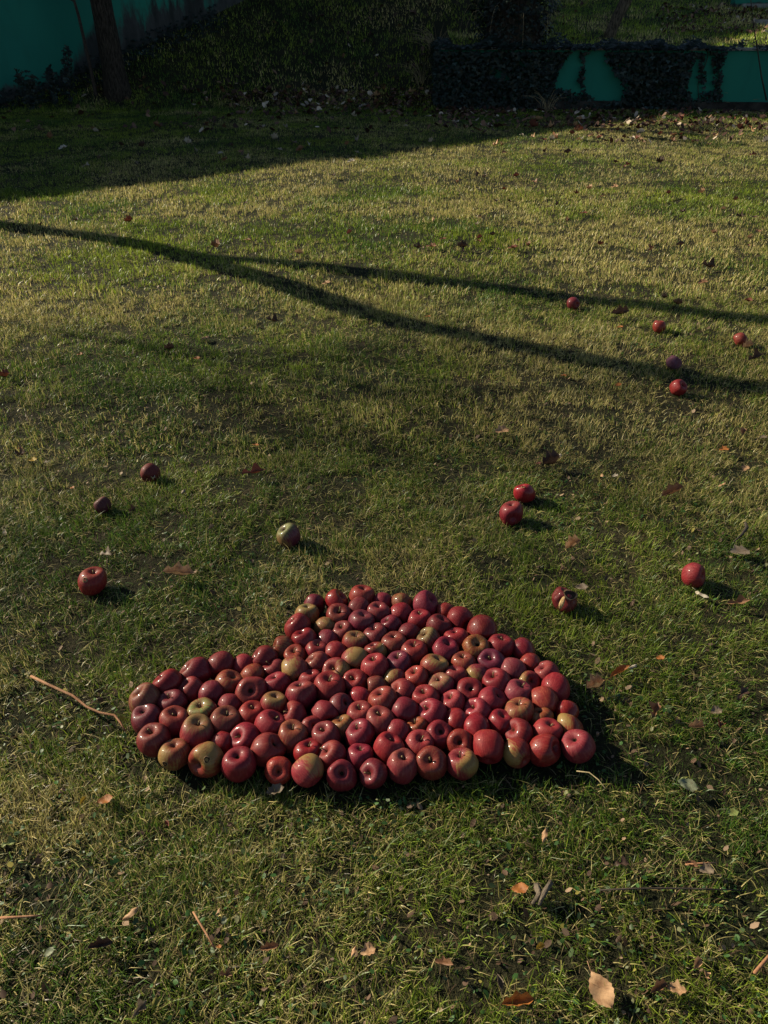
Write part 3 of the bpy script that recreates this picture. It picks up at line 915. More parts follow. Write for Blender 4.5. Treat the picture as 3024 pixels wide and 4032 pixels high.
for (z0, z1, dens, hs, wm, s2, up, mg) in [(0.9, 2.0, 58000, .038, .0010, True, .42, .4), (2.0, 3.0, 38000, .036, .0013, True, .45, .4), (3.0, 4.6, 19000, .036, .0021, True, .6, .5),
                                  (4.6, 7.5, 7500, .038, .0038, True, .8, .7), (7.5, 14.2, 4300, .036, .0058, False, .9, .9)]:
    x, y = sample_band(z0, z1, dens * DENS, mg)
    ok = (y < wall_y(x) - .12) | (x < 1.0)
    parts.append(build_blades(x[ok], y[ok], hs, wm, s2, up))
go = np_mesh('grass', *merge(parts)[:3], M_grass, merge(parts)[3]) if False else None
for (z0, z1, dens, hs, wm, mg) in [(0.9, 2.0, 24000, .026, .0011, .4), (2.0, 3.0, 15000, .026, .0014, .4), (3.0, 5.5, 4500, .030, .0030, .5), (5.5, 9.5, 700, .034, .0060, .6)]:
    x, y = sample_band(z0, z1, dens, mg); parts.append(build_blades(x, y, hs, wm, True, .5, True))
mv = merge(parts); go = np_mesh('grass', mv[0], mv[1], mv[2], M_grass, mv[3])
tag(go, 'short patchy green and straw-coloured lawn grass', 'grass', kind='stuff')
print('blades verts', len(mv[0]))
# bank and upper terrace
x = RNG.uniform(-9, 14, 330000); y = RNG.uniform(14.6, 30, 330000)
keepd = RNG.random(len(x)) < np.clip(1.25 - (y - 14.6) / 13, .25, 1)
x, y = x[keepd], y[keepd]
zv = H(x, y)
inw = (x > 0.95) & (y < wall_y(x) + .30) | ((x > .98) & (x < 1.25) & (y < 18.2) & (y > 15.5)) | ((x < 1.0) & (y < 14.9)) 
tw = (x - TW0[0]) * -TWD[1] + (y - TW0[1]) * TWD[0]
ok = ~inw & (tw < -0.02)
mv = build_blades(x[ok], y[ok], .075, .012, False, .9)
go2 = np_mesh('bank_grass', mv[0], mv[1], mv[2], M_grass, mv[3])
tag(go2, 'rough dark grass on the shaded bank and terrace behind the walls', 'grass', kind='stuff')

# low broad-leaved weeds and clover in the near lawn; brown scraps of leaf between the blades
def scatter_flat(name, x, y, size, lift, cols, mat, shape, tilt, label, cat):
    n = len(x); z = H(x, y) + lift
    k = len(shape); sh = np.array(shape)
    a = RNG.uniform(0, 6.28, n); ca, sa = np.cos(a), np.sin(a)
    nx_ = RNG.normal(0, tilt, n); ny_ = RNG.normal(0, tilt, n); fold = RNG.normal(0, .35, n)
    V = np.empty((n, k, 3))
    for i, (u, v) in enumerate(sh):
        px = (u * ca - v * sa) * size; py = (u * sa + v * ca) * size
        V[:, i] = np.stack([x + px, y + py, z + px * nx_ + py * ny_ + abs(v) * size * fold], 1)
    b = np.arange(n)[:, None] * k
    F = b + np.arange(k)[None, :]
    if k == 6:
        F4 = np.concatenate([F[:, [0, 1, 2, 3]], F[:, [0, 3, 4, 5]]]); F3 = None
    else: F4 = F; F3 = None
    o = np_mesh(name, V.reshape(-1, 3), F3, F4, mat, np.repeat(cols, k, 0))
    return tag(o, label, cat, kind='stuff')
LEAF6 = [(-.5, 0), (-.12, -.32), (.28, -.26), (.5, 0), (.28, .26), (-.12, .32)]
xa, ya = [], []
for (z0, z1, dn) in ((0.9, 2.0, 2300), (2.0, 3.0, 1300), (3.0, 4.6, 420)):
    x, y = sample_band(z0, z1, dn, .5); xa.append(x); ya.append(y)
x = np.concatenate(xa); y = np.concatenate(ya)
pm = np.clip((fbm(N2, x * 2.9 + 5, y * 2.9, 3) - .50) * 6, 0.02, 1)
for (px, py, rad, amt) in STRAWP:
    if amt < -.45: pm = np.clip(pm + 1.2 * np.exp(-((x - px) ** 2 + (y - py) ** 2) / (rad * 1.2) ** 2), 0, 1)
k = RNG.random(len(x)) < pm
k &= ~(np.min(np.hypot(x[:, None] - AP[None, :, 0], y[:, None] - AP[None, :, 1]) - AR[None, :], axis=1) < 0.004)
x, y = x[k], y[k]; n = len(x)
pick = RNG.random(n)[:, None]
cols = np.where(pick < .6, np.array([.035, .085, .018]), np.where(pick < .92, np.array([.060, .090, .032]), np.array([.15, .15, .07]))) * (.7 + .6 * RNG.random(n))[:, None]
scatter_flat('lawn_weeds', x, y, .005 + .010 * RNG.random(n) ** 2.2, .006 + .018 * RNG.random(n), cols, M_weed, LEAF6, .45, 'small broad-leaved weeds and clover among the near grass', 'weeds')
xa, ya = [], []
for (z0, z1, dn) in ((0.9, 2.0, 620), (2.0, 3.4, 300), (3.4, 6, 60)):
    x, y = sample_band(z0, z1, dn, .5); xa.append(x); ya.append(y)
x = np.concatenate(xa); y = np.concatenate(ya)
k = ~(np.min(np.hypot(x[:, None] - AP[None, :, 0], y[:, None] - AP[None, :, 1]) - AR[None, :], axis=1) < 0.004); x, y = x[k], y[k]; n = len(x)
pick = RNG.random(n)[:, None]
cols = np.where(pick < .62, np.array([.075, .042, .025]), np.where(pick < .92, np.array([.20, .13, .08]), np.array([.24, .20, .04]))) * (.6 + .7 * RNG.random(n))[:, None]
scatter_flat('leaf_crumbs', x, y, .006 + .013 * RNG.random(n) ** 2.5, .004 + .016 * RNG.random(n), cols, M_litter, LEAF6, .6, 'brown crumbs of dead leaf sunk between the near grass blades', 'leaf litter')

# ------------------------------------------------------------------ dead leaves
def leaf_mesh(k, kind, curl, bend, serr):
    rr = random.Random(k); n = 12; m = 5; V = []; F = []
    for i in range(n + 1):
        t = i / n
        if kind == 'oval': w = .33 * math.sin(math.pi * min(1, .06 + t * .94)) ** .75
        elif kind == 'lobed': w = .36 * math.sin(math.pi * min(1, .05 + t * .95)) ** .7 * (1 + .26 * math.sin(t * 17 + 1))
        else: w = .46 * (math.sin(math.pi * min(1, .04 + t * .96)) ** .6) * (.75 + .45 * math.cos(t * 11))
        w *= 1 + serr * (1 if i % 2 else -1) * .5
        for j in range(-m // 2 + 1, m // 2 + 1):
            s = j / (m // 2); wj = w * (1 + rr.uniform(-.06, .06))
            y = s * wj; x = t - .5 + (.10 * abs(s) * (1 - t))
            z = curl * (abs(s) ** 1.6) * w * (1.2 if j > 0 else .8) + bend * ((t - .5) ** 2) + rr.uniform(-.018, .018) + .05 * math.sin(t * 9 + s * 2)
            V.append((x, y, z))
    c = m
    for i in range(n):
        for j in range(c - 1): F.append((i * c + j, i * c + j + 1, (i + 1) * c + j + 1, (i + 1) * c + j))
    tube([(-.46, 0, 0.0), (-.62, .02, .02), (-.78, .05, .06)], [.012, .010, .013], 5, True, V, F)
    me = bpy.data.meshes.new('leaf'); me.from_pydata([tuple(v) for v in V], [], F); me.update(); me.materials.append(M_leaf)
    me.polygons.foreach_set('use_smooth', [True] * len(me.polygons)); return me
LEAVES = [leaf_mesh(1, 'oval', .25, .3, .10), leaf_mesh(2, 'lobed', .5, .2, .05), leaf_mesh(3, 'oval', 1.1, .5, .12), leaf_mesh(4, 'maple', .5, -.4, 0), leaf_mesh(5, 'lobed', 1.5, .8, .08), leaf_mesh(6, 'oval', -.5, -.5, .06), leaf_mesh(7, 'maple', 1.0, .6, 0)]
LC = {'t': ((.42, .25, .13), 'tan'), 'b': ((.20, .10, .05), 'brown'), 'd': ((.060, .032, .022), 'dark brown'), 'o': ((.32, .115, .025), 'orange'), 'y': ((.42, .27, .03), 'yellow'), 'r': ((.14, .040, .022), 'red-brown'),
      'g': ((.17, .13, .09), 'grey-brown'), 'p': ((.40, .35, .27), 'pale'), 'v': ((.20, .24, .07), 'olive green'), 'w': ((.16, .18, .11), 'grey-green')}
# x, y, size px, colour, mesh, rotation deg (0 = to the right), phrase
LF = '''2366 3898 135 t 0 -70 big serrated tan leaf lying flat near the bottom edge
2040 3948 130 o 4 5 curled orange-brown leaf rolled up at the bottom edge, right of centre
1965 3872 60 g 2 100 upright grey-brown leaf scrap above the curled orange-brown leaf
2590 3895 95 b 4 30 folded brown leaf right of the big tan leaf
2667 3897 72 t 1 170 torn serrated tan scrap at the right end of the folded brown leaf
2743 3800 68 t 2 45 tilted tan leaf tip above the torn serrated scrap
2048 3500 66 o 0 0 small bright orange leaf beside the grey bark pieces
2142 3287 58 t 5 70 pale tan oval leaf standing on edge below the heap
2885 3200 46 v 0 10 small olive leaf at the right side below the heap
2722 3410 50 b 2 -20 brown crumpled leaf beside a short pink twig at lower right
2782 3427 60 g 1 5 grey-brown leaf just right of the crumpled one at lower right
2127 3733 46 y 2 30 small yellowish folded leaf near the bottom, right of centre
2782 3845 44 t 6 80 small tan leaf under the tilted tan tip
2450 3400 60 d 3 0 dark leaf lying among green weeds at lower right
415 3150 60 o 0 15 round orange-yellow leaf left below the heap
330 3152 36 y 2 60 small dull yellow leaf left of the round orange one
508 3595 76 t 5 30 domed tan-brown leaf at lower left
400 3725 100 d 4 10 long dark rolled leaf at lower left
550 3972 70 g 6 60 greyish crumpled leaf at the bottom left edge
857 3588 34 t 5 60 narrow tan leaf at lower left of centre
882 3625 32 w 0 80 tiny grey-green leaf under the narrow tan one
890 3840 52 b 6 0 brown ragged leaf near the bottom, left of centre
193 3750 44 w 0 50 grey-green leaf in the lower left corner region
35 3320 60 v 3 20 olive leaf on straw at the left edge
862 3727 22 o 0 0 tiny orange leaf by the thin brown twig
662 3244 36 r 2 120 small red-brown leaf left below the heap
1067 3732 84 b 4 0 flattened brown leaf near the bottom, left of centre
1449 3746 62 t 1 20 split tan leaf near the bottom centre
1392 3745 46 t 5 70 narrow tan leaf left of the split tan leaf
1750 3800 80 b 4 -20 brown leaf near the bottom, right of centre
2443 2647 88 o 2 20 curled orange leaf with a pale edge right of the heap
2350 2706 76 t 4 15 crooked tan leaf left below the curled orange leaf
2493 2620 44 p 5 30 small pale leaf just above the curled orange leaf
2600 2590 34 o 0 0 small orange leaf up right of the curled orange leaf
2585 2800 74 b 6 60 ragged brown leaf right of the heap corner
2740 2865 62 t 4 0 light brown folded leaf at right of the heap corner
2835 2860 50 r 6 60 red-brown torn leaf at right below a pale one
2820 2800 46 g 1 10 grey-brown leaf at right above the red-brown torn leaf
2926 2728 80 d 3 40 dark grey ragged leaf close to the right edge
2708 3092 76 w 0 -25 smooth grey-green leaf lying right below the heap
1976 1697 58 t 1 20 tan leaf in mid lawn above the pair of apples
2207 1790 26 p 5 80 tiny pale upright leaf in mid lawn right of centre
2178 1824 76 d 4 10 dark rolled leaf below the tiny pale upright leaf
2120 1824 22 r 0 0 tiny red leaf left of the dark rolled leaf
2374 1868 36 t 5 80 small upright tan leaf in mid lawn
2422 1873 26 p 0 20 small pale leaf right of the upright tan leaf
2650 1942 96 b 4 15 large brown curled leaf at right in mid lawn
2913 2172 82 g 1 10 grey-tan leaf near the right edge above the lone red apple
2257 2152 72 t 4 25 long tan leaf right of centre, above the broken apple
2765 2335 62 p 5 -60 pale narrow leaf in front of the lone red apple
2851 1770 38 o 1 0 orange leaf near the right edge in mid lawn
2928 1706 52 b 2 60 brown standing leaf near the right edge
2935 1845 36 t 1 45 tan leaf scrap below the orange leaf at right
2842 1905 32 t 5 10 small tan leaf above the large brown curled one
3004 1722 34 g 0 10 grey-brown leaf cut by the right edge
2212 2242 38 t 6 60 tan leaf scrap above the broken apple
2290 2312 48 g 0 -5 dull narrow leaf touching the back of the broken apple
2910 2372 84 b 6 -10 crumpled brown leaf right below the lone red apple
415 2180 66 g 3 -20 greyish pink leaf above the left lone apple
128 1810 34 y 0 10 yellow leaf beside a black one near the left edge
85 1790 60 d 6 -20 black curled leaf beside the yellow one at the left edge
703 2264 120 t 4 5 long twisted tan leaf between the left lone apple and heap
722 1932 34 g 5 80 small grey leaf right of the shaded windfall
832 2080 34 g 2 60 grey pink leaf scrap left of the pale green apple
602 1885 32 p 2 -40 whitish leaf scrap in front of the shaded windfall
1007 1752 26 o 0 0 tiny orange leaf in mid lawn, left of centre
1000 1862 95 r 6 20 dark red-brown leaf pair left of centre in mid lawn
22 2106 32 p 4 -30 pale curled leaf at the left edge
522 2008 36 d 6 60 dark leaf right of the small wrinkled apple
285 1920 20 o 0 0 tiny orange leaf above the small wrinkled apple
1085 3112 70 g 1 10 grey-brown leaf tucked under the front of the heap
1376 918 32 r 2 50 red-brown leaf in the sunlit lawn just left of centre
1887 938 34 r 2 40 reddish leaf, right one of the brown scatter in sunlit lawn
1700 970 44 b 1 0 brown leaf in the cluster right of centre in sunlit lawn
1820 975 40 d 4 0 dark leaf in the middle of the brown scatter in sunlit lawn
2020 975 38 r 1 0 red-brown leaf at the right end of the scatter
1940 925 30 d 2 20 dark leaf above the right end of the scatter
1745 940 26 r 0 0 small red leaf above the brown cluster
1645 975 34 d 6 10 dark curled leaf at the left end of the cluster
850 972 46 b 4 -25 brown curled leaf on the upper shadow band
975 945 28 t 1 10 tan leaf in the sun above the upper shadow band
1175 998 38 t 2 20 tan leaf in the sun just above the shadow band
965 798 24 d 0 0 small dark leaf in the sunlit lawn near the wall shadow
160 887 34 r 2 -50 red leaf at the left in the first shadow band
510 872 36 r 4 0 flat red-brown leaf in the sunlit strip at left
300 868 24 d 6 0 dark leaf left in the sunlit strip between shadows
80 1765 20 o 0 0 tiny orange leaf above the black curled leaf
775 1410 28 o 0 0 small orange leaf in mid lawn at left
315 1395 24 o 1 0 small orange leaf left of the other small orange leaf
1686 1246 24 o 0 0 small orange leaf between the two shadow bands
1285 1115 34 t 1 10 flat tan leaf between the shadow bands near centre
808 1325 44 t 5 60 tan leaf with a long stalk at left in mid lawn
1075 1265 46 d 6 0 dark curled leaf below the pale puffball
667 1375 40 d 4 20 dark curled leaf at left in mid lawn
20 1483 46 r 4 0 dark red leaf at the left edge
2440 1236 80 d 4 15 dark winged leaf between the purple and orange apples
2442 1287 24 o 0 0 tiny orange leaf below the dark winged leaf
2220 1478 24 o 0 0 tiny orange leaf left of the nearest far right apple
2434 1515 28 o 0 20 small orange leaf left of the round red apple
2768 1112 40 b 1 10 red-brown leaf in the sun above the upper band at right
2790 1050 56 d 6 -10 black curled leaf above the red-brown leaf at right
2614 1172 36 d 2 30 dark leaf above the small orange-red apple
2668 1197 36 b 4 -20 brown leaf right of the dark leaf above the orange-red apple
2948 1186 32 r 2 -40 red-brown leaf near the right edge above the band
2945 1368 46 t 4 10 tan scrap in front of the shiny apple
2975 1410 60 d 6 10 dark ragged leaf under the shiny apple
2680 965 34 d 2 10 small black leaf in the sun at right
2420 735 30 t 1 0 small tan leaf in the upper sunlit lawn
2300 838 30 r 0 0 small red-brown leaf in the upper sunlit lawn at centre right
1705 860 32 t 5 80 tan upright leaf in the sunlit lawn
2915 853 30 d 6 -30 dark leaf in the upper right of the sunlit lawn
2965 607 34 r 3 20 deep red leaf in the strip of sun before the low wall
2470 648 32 r 3 20 red leaf in the soft shade band before the low wall
2355 525 30 r 3 70 red leaf standing at the shadow edge before the wall'''
nleaf = 0
def put_leaf(px, py, size, col, mi, rot, label, group, lift=.030, rr=random):
    global nleaf
    P = ground_at(px, py, lift)
    z = (P - np.array([0, 0, CAM_H])) @ FW
    L = size / FPX * z * 1.05
    o = bpy.data.objects.new('leaf', LEAVES[mi]); COL.objects.link(o)
    o.location = P; ys = 1.0 if mi in (0, 1) and size < 140 else (.6 if size < 80 else .42); o.scale = (L, L * ys, L * (.9 if size < 80 else .5))
    tl = .35 if mi in (2, 5, 6, 4) else .16
    o.rotation_euler = (rr.uniform(-tl, tl), rr.uniform(-tl, tl) - .1, math.radians(rot))
    c = LC[col][0]; f = rr.uniform(.85, 1.15); o.color = (c[0] * f, c[1] * f, c[2] * f, 1)
    tag(o, label, 'leaf', group); nleaf += 1
    return o
for ln in LF.split('\n'):
    q = ln.split(' ', 6)
    put_leaf(float(q[0]), float(q[1]), float(q[2]), q[3], int(q[4]), float(q[5]), q[6], 'dead leaves lying on the lawn')
rl = random.Random(5)
ZONES = [(2030, 3020, 470, 560, 62, 20, 40, 'in the sunlit litter before the low wall', 'leaves before the low wall', 'rrdbtp'), (1800, 3024, 560, 1000, 46, 18, 34, 'on the sunlit upper lawn', 'leaves on the upper lawn', 'dbrdtb'),
         (60, 1900, 480, 700, 40, 22, 42, 'on the shaded lawn under the tall wall', 'leaves on the shaded lawn', 'dgpbdp'), (1000, 1950, 345, 460, 55, 20, 36, 'in the dark litter strip at the foot of the bank', 'leaves in the litter strip', 'bgpdtr'),
         (1000, 1720, 40, 330, 16, 16, 28, 'on the shaded bank', 'leaves on the bank', 'gbp')]
fam = []
for (x0, x1, y0, y1, n, s0, s1, ph, grp, cs) in ZONES:
    for k in range(n):
        if nleaf >= 298: break
        c = rl.choice(cs); mi = rl.choice([1, 2, 3, 4, 6])
        yy = rl.uniform(y0, y1) if 'litter' not in ph else y0 + (y1 - y0) * rl.random() ** 1.2
        put_leaf(rl.uniform(x0, x1), yy, rl.uniform(s0, s1), c, mi, rl.uniform(0, 360), f'small {LC[c][1]} leaf {ph}', grp, .04, rl)
print('leaves', nleaf)
# the uncountable rest of the litter
def litter(zones):
    P = []; S = []
    for (x0, x1, y0, y1, n, s0, s1) in zones:
        for k in range(n):
            p = ground_at(rl.uniform(x0, x1), rl.uniform(y0, y1), .03); z = (p - np.array([0, 0, CAM_H])) @ FW
            P.append(p); S.append(rl.uniform(s0, s1) / FPX * z)
    return np.array(P), np.array(S)
P, S = litter([(900, 1950, 350, 450, 620, 12, 28), (700, 2000, 330, 520, 260, 10, 26), (1700, 3024, 425, 500, 760, 12, 26), (2300, 3024, 480, 560, 110, 12, 24), (2600, 3024, 15, 130, 420, 10, 20), (0, 1100, 300, 520, 130, 14, 30), (1000, 2600, 5, 340, 160, 12, 26)])
n = len(P); pick = RNG.random(n)[:, None]
cols = np.where(pick < .62, np.array([.050, .022, .014]), np.where(pick < .9, np.array([.16, .085, .05]), np.array([.42, .33, .24]))) * (.6 + .7 * RNG.random(n))[:, None]
_H = H
scatter_flat('leaf_litter', P[:, 0], P[:, 1], S, .035, cols, M_litter, LEAF6, .5, 'dark fallen leaves massed along the foot of the bank and low wall', 'leaf litter')

# ------------------------------------------------------------------ sticks
def stick(name, pts, r, mat, label, cat='twig', lift=.032, side=None, group=None):
    W = [ground_at(px, py, lift) for (px, py) in pts]
    V, F = tube([tuple(p) for p in catmull([W[0]] + W[1:], 3)] if False else [tuple(p) for p in W], r, 7, rough=.18 if mat is not M_bark_grey else .9)
    b = W[0]; V = [v - Vector(b) for v in V]
    root = mesh_obj(name, V, F, mat, None, True, b)
    tag(root, label, cat, group)
    return root
s1 = stick('broken_twig', [(122, 2662), (195, 2698), (285, 2738), (340, 2782), (392, 2806), (450, 2816), (472, 2842), (494, 2878)], [.0034, .0036, .0034, .0028, .0030, .0026, .0024, .0020], M_stick, 'long zigzag reddish brown twig lying left of the heap', lift=.040)
for (a, b) in (((290, 2738), (296, 2736)), ((340, 2782), (352, 2778))): pass
stick('twig', [(0, 3614), (60, 3612), (120, 3608), (166, 3604)], [.0026, .0024, .002, .0014], M_stick, 'thin reddish twig entering from the lower left edge')
stick('twig', [(760, 3590), (785, 3632), (815, 3680), (848, 3738)], [.0018, .0022, .002, .0016], M_stick, 'straight thin brown twig slanting down at lower left')
stick('twig', [(2360, 3505), (2470, 3500), (2600, 3497), (2760, 3500), (2940, 3506)], [.0016, .0018, .0018, .0016, .001], M_darktwig, 'very thin dark twig lying level across the lower right')
stick('bark_piece', [(2112, 3478), (2120, 3520), (2098, 3560)], [.004, .006, .003], M_bark_grey, 'rough grey bark piece, left one of the two at lower right of centre', 'bark piece', .03, None, 'bark pieces')
stick('bark_piece', [(2172, 3470), (2150, 3510), (2122, 3562)], [.004, .005, .003], M_bark_grey, 'rough grey bark piece, right one of the two at lower right of centre', 'bark piece', .034, None, 'bark pieces')
stick('twig', [(2935, 2058), (2940, 2080), (2918, 2108), (2890, 2132)], [.004, .006, .004, .002], M_darktwig, 'dark bent twig near the right edge above a grey-tan leaf')
stick('twig', [(2970, 3832), (3000, 3798), (3040, 3752)], [.003, .0034, .003], M_stick, 'brown stick entering at the lower right edge')
stick('twig', [(2700, 3404), (2760, 3400), (2822, 3396)], [.0022, .0022, .0012], M_stick, 'short pinkish twig beside the crumpled brown leaf at lower right')
stick('dry_stalk', [(2270, 3036), (2320, 3042), (2356, 3070), (2384, 3105)], [.0014, .0014, .0012, .001], M_dry, 'arched dry grass stalk in front of the heap corner', 'stalk', .045)
# puffball of seed in the mid lawn
pp = ground_at(950, 1262, .03)
V = []; F = []
for i in range(150):
    a = i * 2.39996; zz = 1 - 2 * (i + .5) / 150; rr_ = math.sqrt(1 - zz * zz); d = Vector((rr_ * math.cos(a), rr_ * math.sin(a), zz))
    tube([d * .003, d * .019], [.0003, .0006], 3, False, V, F)
seed = empty('seed_head', tuple(pp), 'pale round seed head standing in the sunlit lawn at left of centre', 'seed head')
mesh_obj('fluff', [v + Vector((0, 0, .02)) for v in V], F, M_dry, seed)
V, F = tube([(0, 0, -.03), (0.003, 0, 0), (0, 0, .02)], .0012, 6); mesh_obj('stalk', V, F, M_dry, seed)

# ------------------------------------------------------------------ trees
def branch(V, F, p, d, L, r, depth, rr, droop=0.0, kids=3, seg=6):
    pts = [Vector(p)]; dirv = Vector(d).normalized(); n = 5
    for i in range(n):
        dirv = (dirv + Vector((rr.gauss(0, .13), rr.gauss(0, .13), rr.gauss(.02, .10) - droop))).normalized()
        pts.append(pts[-1] + dirv * L / n)
    tube(pts, [r * (1 - .62 * i / n) for i in range(n + 1)], seg, False, V, F)
    if depth > 0:
        for k in range(kids):
            i = rr.randint(2, n); a = rr.uniform(0, 6.28)
            nd = (dirv + Vector((math.cos(a), math.sin(a), rr.uniform(-.2, .7))) * .9).normalized()
            branch(V, F, pts[i], nd, L * rr.uniform(.45, .7), r * (1 - .62 * i / n) * .62, depth - 1, rr, droop, kids, max(seg - 1, 3))
def limb_path(S, D):
    return [(sx - .917 * d, sy + .399 * d, d * math.tan(SUN_EL)) for (sx, sy), d in zip(S, D)]
t1 = empty('apple_tree', (-4.1, 6.95, 0), 'low forked bare apple tree whose two limb shadows cross the lawn, left of the view', 'tree')
def rel(P, o=(-4.1, 6.95, 0)): return [tuple(np.array(p) - np.array(o)) for p in P]
L1 = limb_path([(-3.13, 6.5), (-2.04, 6.0), (-1.41, 5.53), (-.67, 4.86), (-.08, 4.28), (.42, 3.93), (1.26, 3.45), (1.75, 3.22), (3.2, 2.75), (5, 2.2)], [1.1, 2.3, 3.0, 3.8, 4.4, 5.0, 6.0, 6.5, 8.0, 10.0])
V, F = tube(rel([(-4.12, 6.95, -.1), (-4.13, 6.95, .1)] + L1[:3]), [.17, .14, .125, .115, .105], 12, True, rough=.12)
mesh_obj('trunk', V, F, M_bark, t1, True)
V, F = tube(rel(catmull(L1[2:], 2)), list(np.linspace(.105, .075, 15)), 10, True, rough=.12)
rr = random.Random(3)
for k in range(5): branch(V, F, rel([L1[-1]])[0], (rr.uniform(-1, 1), rr.uniform(-1, .4), rr.uniform(.4, 1.2)), 1.2, .03, 2, rr)
for k in range(6): branch(V, F, rel([L1[3 + k % 5]])[0], (rr.uniform(-.6, .6), rr.uniform(-1, 1), rr.uniform(.2, .8)), .8, .010, 2, rr)
mesh_obj('limb', V, F, M_bark, t1, True)
L2 = limb_path([(-1.5, 5.62), (-.41, 5.25), (.21, 4.98), (.78, 4.74), (1.3, 4.5), (2.14, 4.14), (4.5, 3.2)], [2.95, 4.1, 4.75, 5.4, 6.0, 6.9, 9.4])
V, F = tube(rel(catmull(L2, 2)), list(np.linspace(.095, .085, 13)), 10, True, rough=.12)
for k in range(6): branch(V, F, rel([L2[1 + k % 4]])[0], (rr.uniform(-.6, .6), rr.uniform(-1, 1), rr.uniform(.2, .8)), .8, .010, 2, rr)
for k in range(5): branch(V, F, rel([L2[-1]])[0], (rr.uniform(-1, 1), rr.uniform(-.4, 1), rr.uniform(.4, 1.2)), 1.2, .03, 2, rr)
mesh_obj('limb', V, F, M_bark, t1, True)

def shade_tree(x, y, label, tr, seed, n):  # unseen trees, added and shaped for the soft shade they throw
    global rr
    t = empty('apple_tree', (x, y, 0), label, 'tree'); rr = random.Random(seed)
    V, F = tube([(0, 0, -.1), (0, 0, .3), (.05, .02, 2.0), (.0, .05, 4.0)], [tr * 1.5, tr * 1.1, tr, tr * .85], 12, True, rough=.12); mesh_obj('trunk', V, F, M_bark, t, True)
    V, F = [], []
    for k in range(n): branch(V, F, (0, .05, 3.8 + .08 * k), (math.cos(k * 2.4), math.sin(k * 2.4), .95), 1.45, .016, 3, rr, .0, 5, 4)
    mesh_obj('crown', V, F, M_bark, t)
shade_tree(-10.6, 6.7, 'twiggy bare tree added out of view further left, softly shading the lawn around the heap', .08, 12, 12)
shade_tree(-8.3, 6.75, 'slim twiggy bare tree added out of view at left, shading the lawn behind the heap', .018, 31, 12)
# big dark trunk before the tall wall
bp = ground_at(466, 368)
print('trunk base', bp)
t2 = empty('tree', tuple(bp), 'thick dark furrowed tree trunk standing before the tall green wall', 'tree')
rr = random.Random(9)
V, F = tube([(0, 0, -.25), (0.0, 0, .05), (-.01, 0, .4), (-.03, 0, 1.2), (-.06, 0, 2.4), (-.05, 0, 3.6), (0, 0, 5.0)], [.30, .235, .20, .19, .18, .16, .13], 18, True, rough=.14)
mesh_obj('trunk', V, F, M_bark, t2, True)
V, F = [], []
for k in range(7): branch(V, F, (0, 0, 3.6 + .2 * k), (math.cos(k * 2.4), math.sin(k * 2.4), .9), 1.9, .05, 2, rr)
mesh_obj('crown', V, F, M_bark, t2)
# sapling
sp = ground_at(378, 372)
t3 = empty('sapling', tuple(sp), 'slender bare sapling left of the thick dark trunk', 'tree')
V, F = tube([(0, 0, -.05), (-.02, 0, .6), (-.06, .02, 1.2), (-.09, .02, 1.45), (-.09, 0, 2.0)], [.036, .030, .026, .022, .020], 7, False)
for d, L in (((-.5, .1, .8), .9), ((.35, 0, 1), 1.2), ((-.8, 0, .5), .6)):
    branch(V, F, (-.09, .02, 1.42), d, L, .015, 2, rr, 0, 3, 4)
mesh_obj('trunk', V, F, M_darktwig, t3)

# ivy leaves: five-lobed, hanging
IVY = [(0, .0), (-.34, .16), (-.5, -.12), (-.2, -.22), (0, -.62), (.2, -.22), (.5, -.12), (.34, .16)]
def ivy_mass(P, Nn, S, rr, mat, name, parent, cols=None):
    n = len(P); k = len(IVY); V = np.empty((n, k, 3)); 
    for a in range(n):
        nv = Vector(Nn[a]).normalized(); dn = Vector((rr.gauss(0, .45), rr.gauss(0, .2), -1)); dn = (dn - nv * dn.dot(nv)).normalized(); sd = dn.cross(nv)
        for i, (u, v) in enumerate(IVY):
            q = Vector(P[a]) + (sd * u - dn * v) * S[a] + nv * (abs(u) * -.25 * S[a])
            V[a, i] = q
    b = np.arange(n)[:, None] * k
    F4 = np.concatenate([b + np.array([[0, 1, 2, 3]]), b + np.array([[0, 3, 4, 5]]), b + np.array([[0, 5, 6, 7]])])
    if cols is None:
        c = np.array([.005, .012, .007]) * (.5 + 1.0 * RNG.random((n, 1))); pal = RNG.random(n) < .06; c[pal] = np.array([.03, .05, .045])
    else: c = cols
    return np_mesh(name, V.reshape(-1, 3), None, F4, mat, np.repeat(c, k, 0), parent)
EXP = [[(270, 560), (290, 460), (330, 400), (370, 345), (430, 335), (438, 400), (430, 480), (448, 590), (400, 600)], [(480, 350), (530, 325), (590, 345), (620, 430), (670, 480), (700, 540), (705, 600), (690, 650), (530, 650), (480, 590), (468, 500), (460, 420)],
       [(1140, 520), (1150, 470), (1185, 400), (1210, 400), (1215, 500), (1230, 560), (1225, 620), (1190, 640), (1145, 590)], [(1240, 350), (1290, 370), (1300, 450), (1310, 570), (1270, 600), (1245, 480)],
       [(1390, 365), (1480, 345), (2500, 345), (2500, 690), (1370, 690), (1350, 560), (1350, 430)], [(-110, 450), (-85, 445), (-90, 520), (-130, 545), (-125, 490)]]
def grow(poly, f=1.13):
    cx = sum(p[0] for p in poly) / len(poly); cy = sum(p[1] for p in poly) / len(poly)
    return [(cx + (p[0] - cx) * f, cy + (p[1] - cy) * f) for p in poly]
EXP = [grow(p, 1.05) if p[0][0] < 1300 else p for p in EXP]
def inpoly(x, y, poly):
    c = False; n = len(poly); j = n - 1
    for i in range(n):
        xi, yi = poly[i]; xj, yj = poly[j]
        if (yi > y) != (yj > y) and x < (xj - xi) * (y - yi) / (yj - yi) + xi: c = not c
        j = i
    return c
rr = random.Random(21)
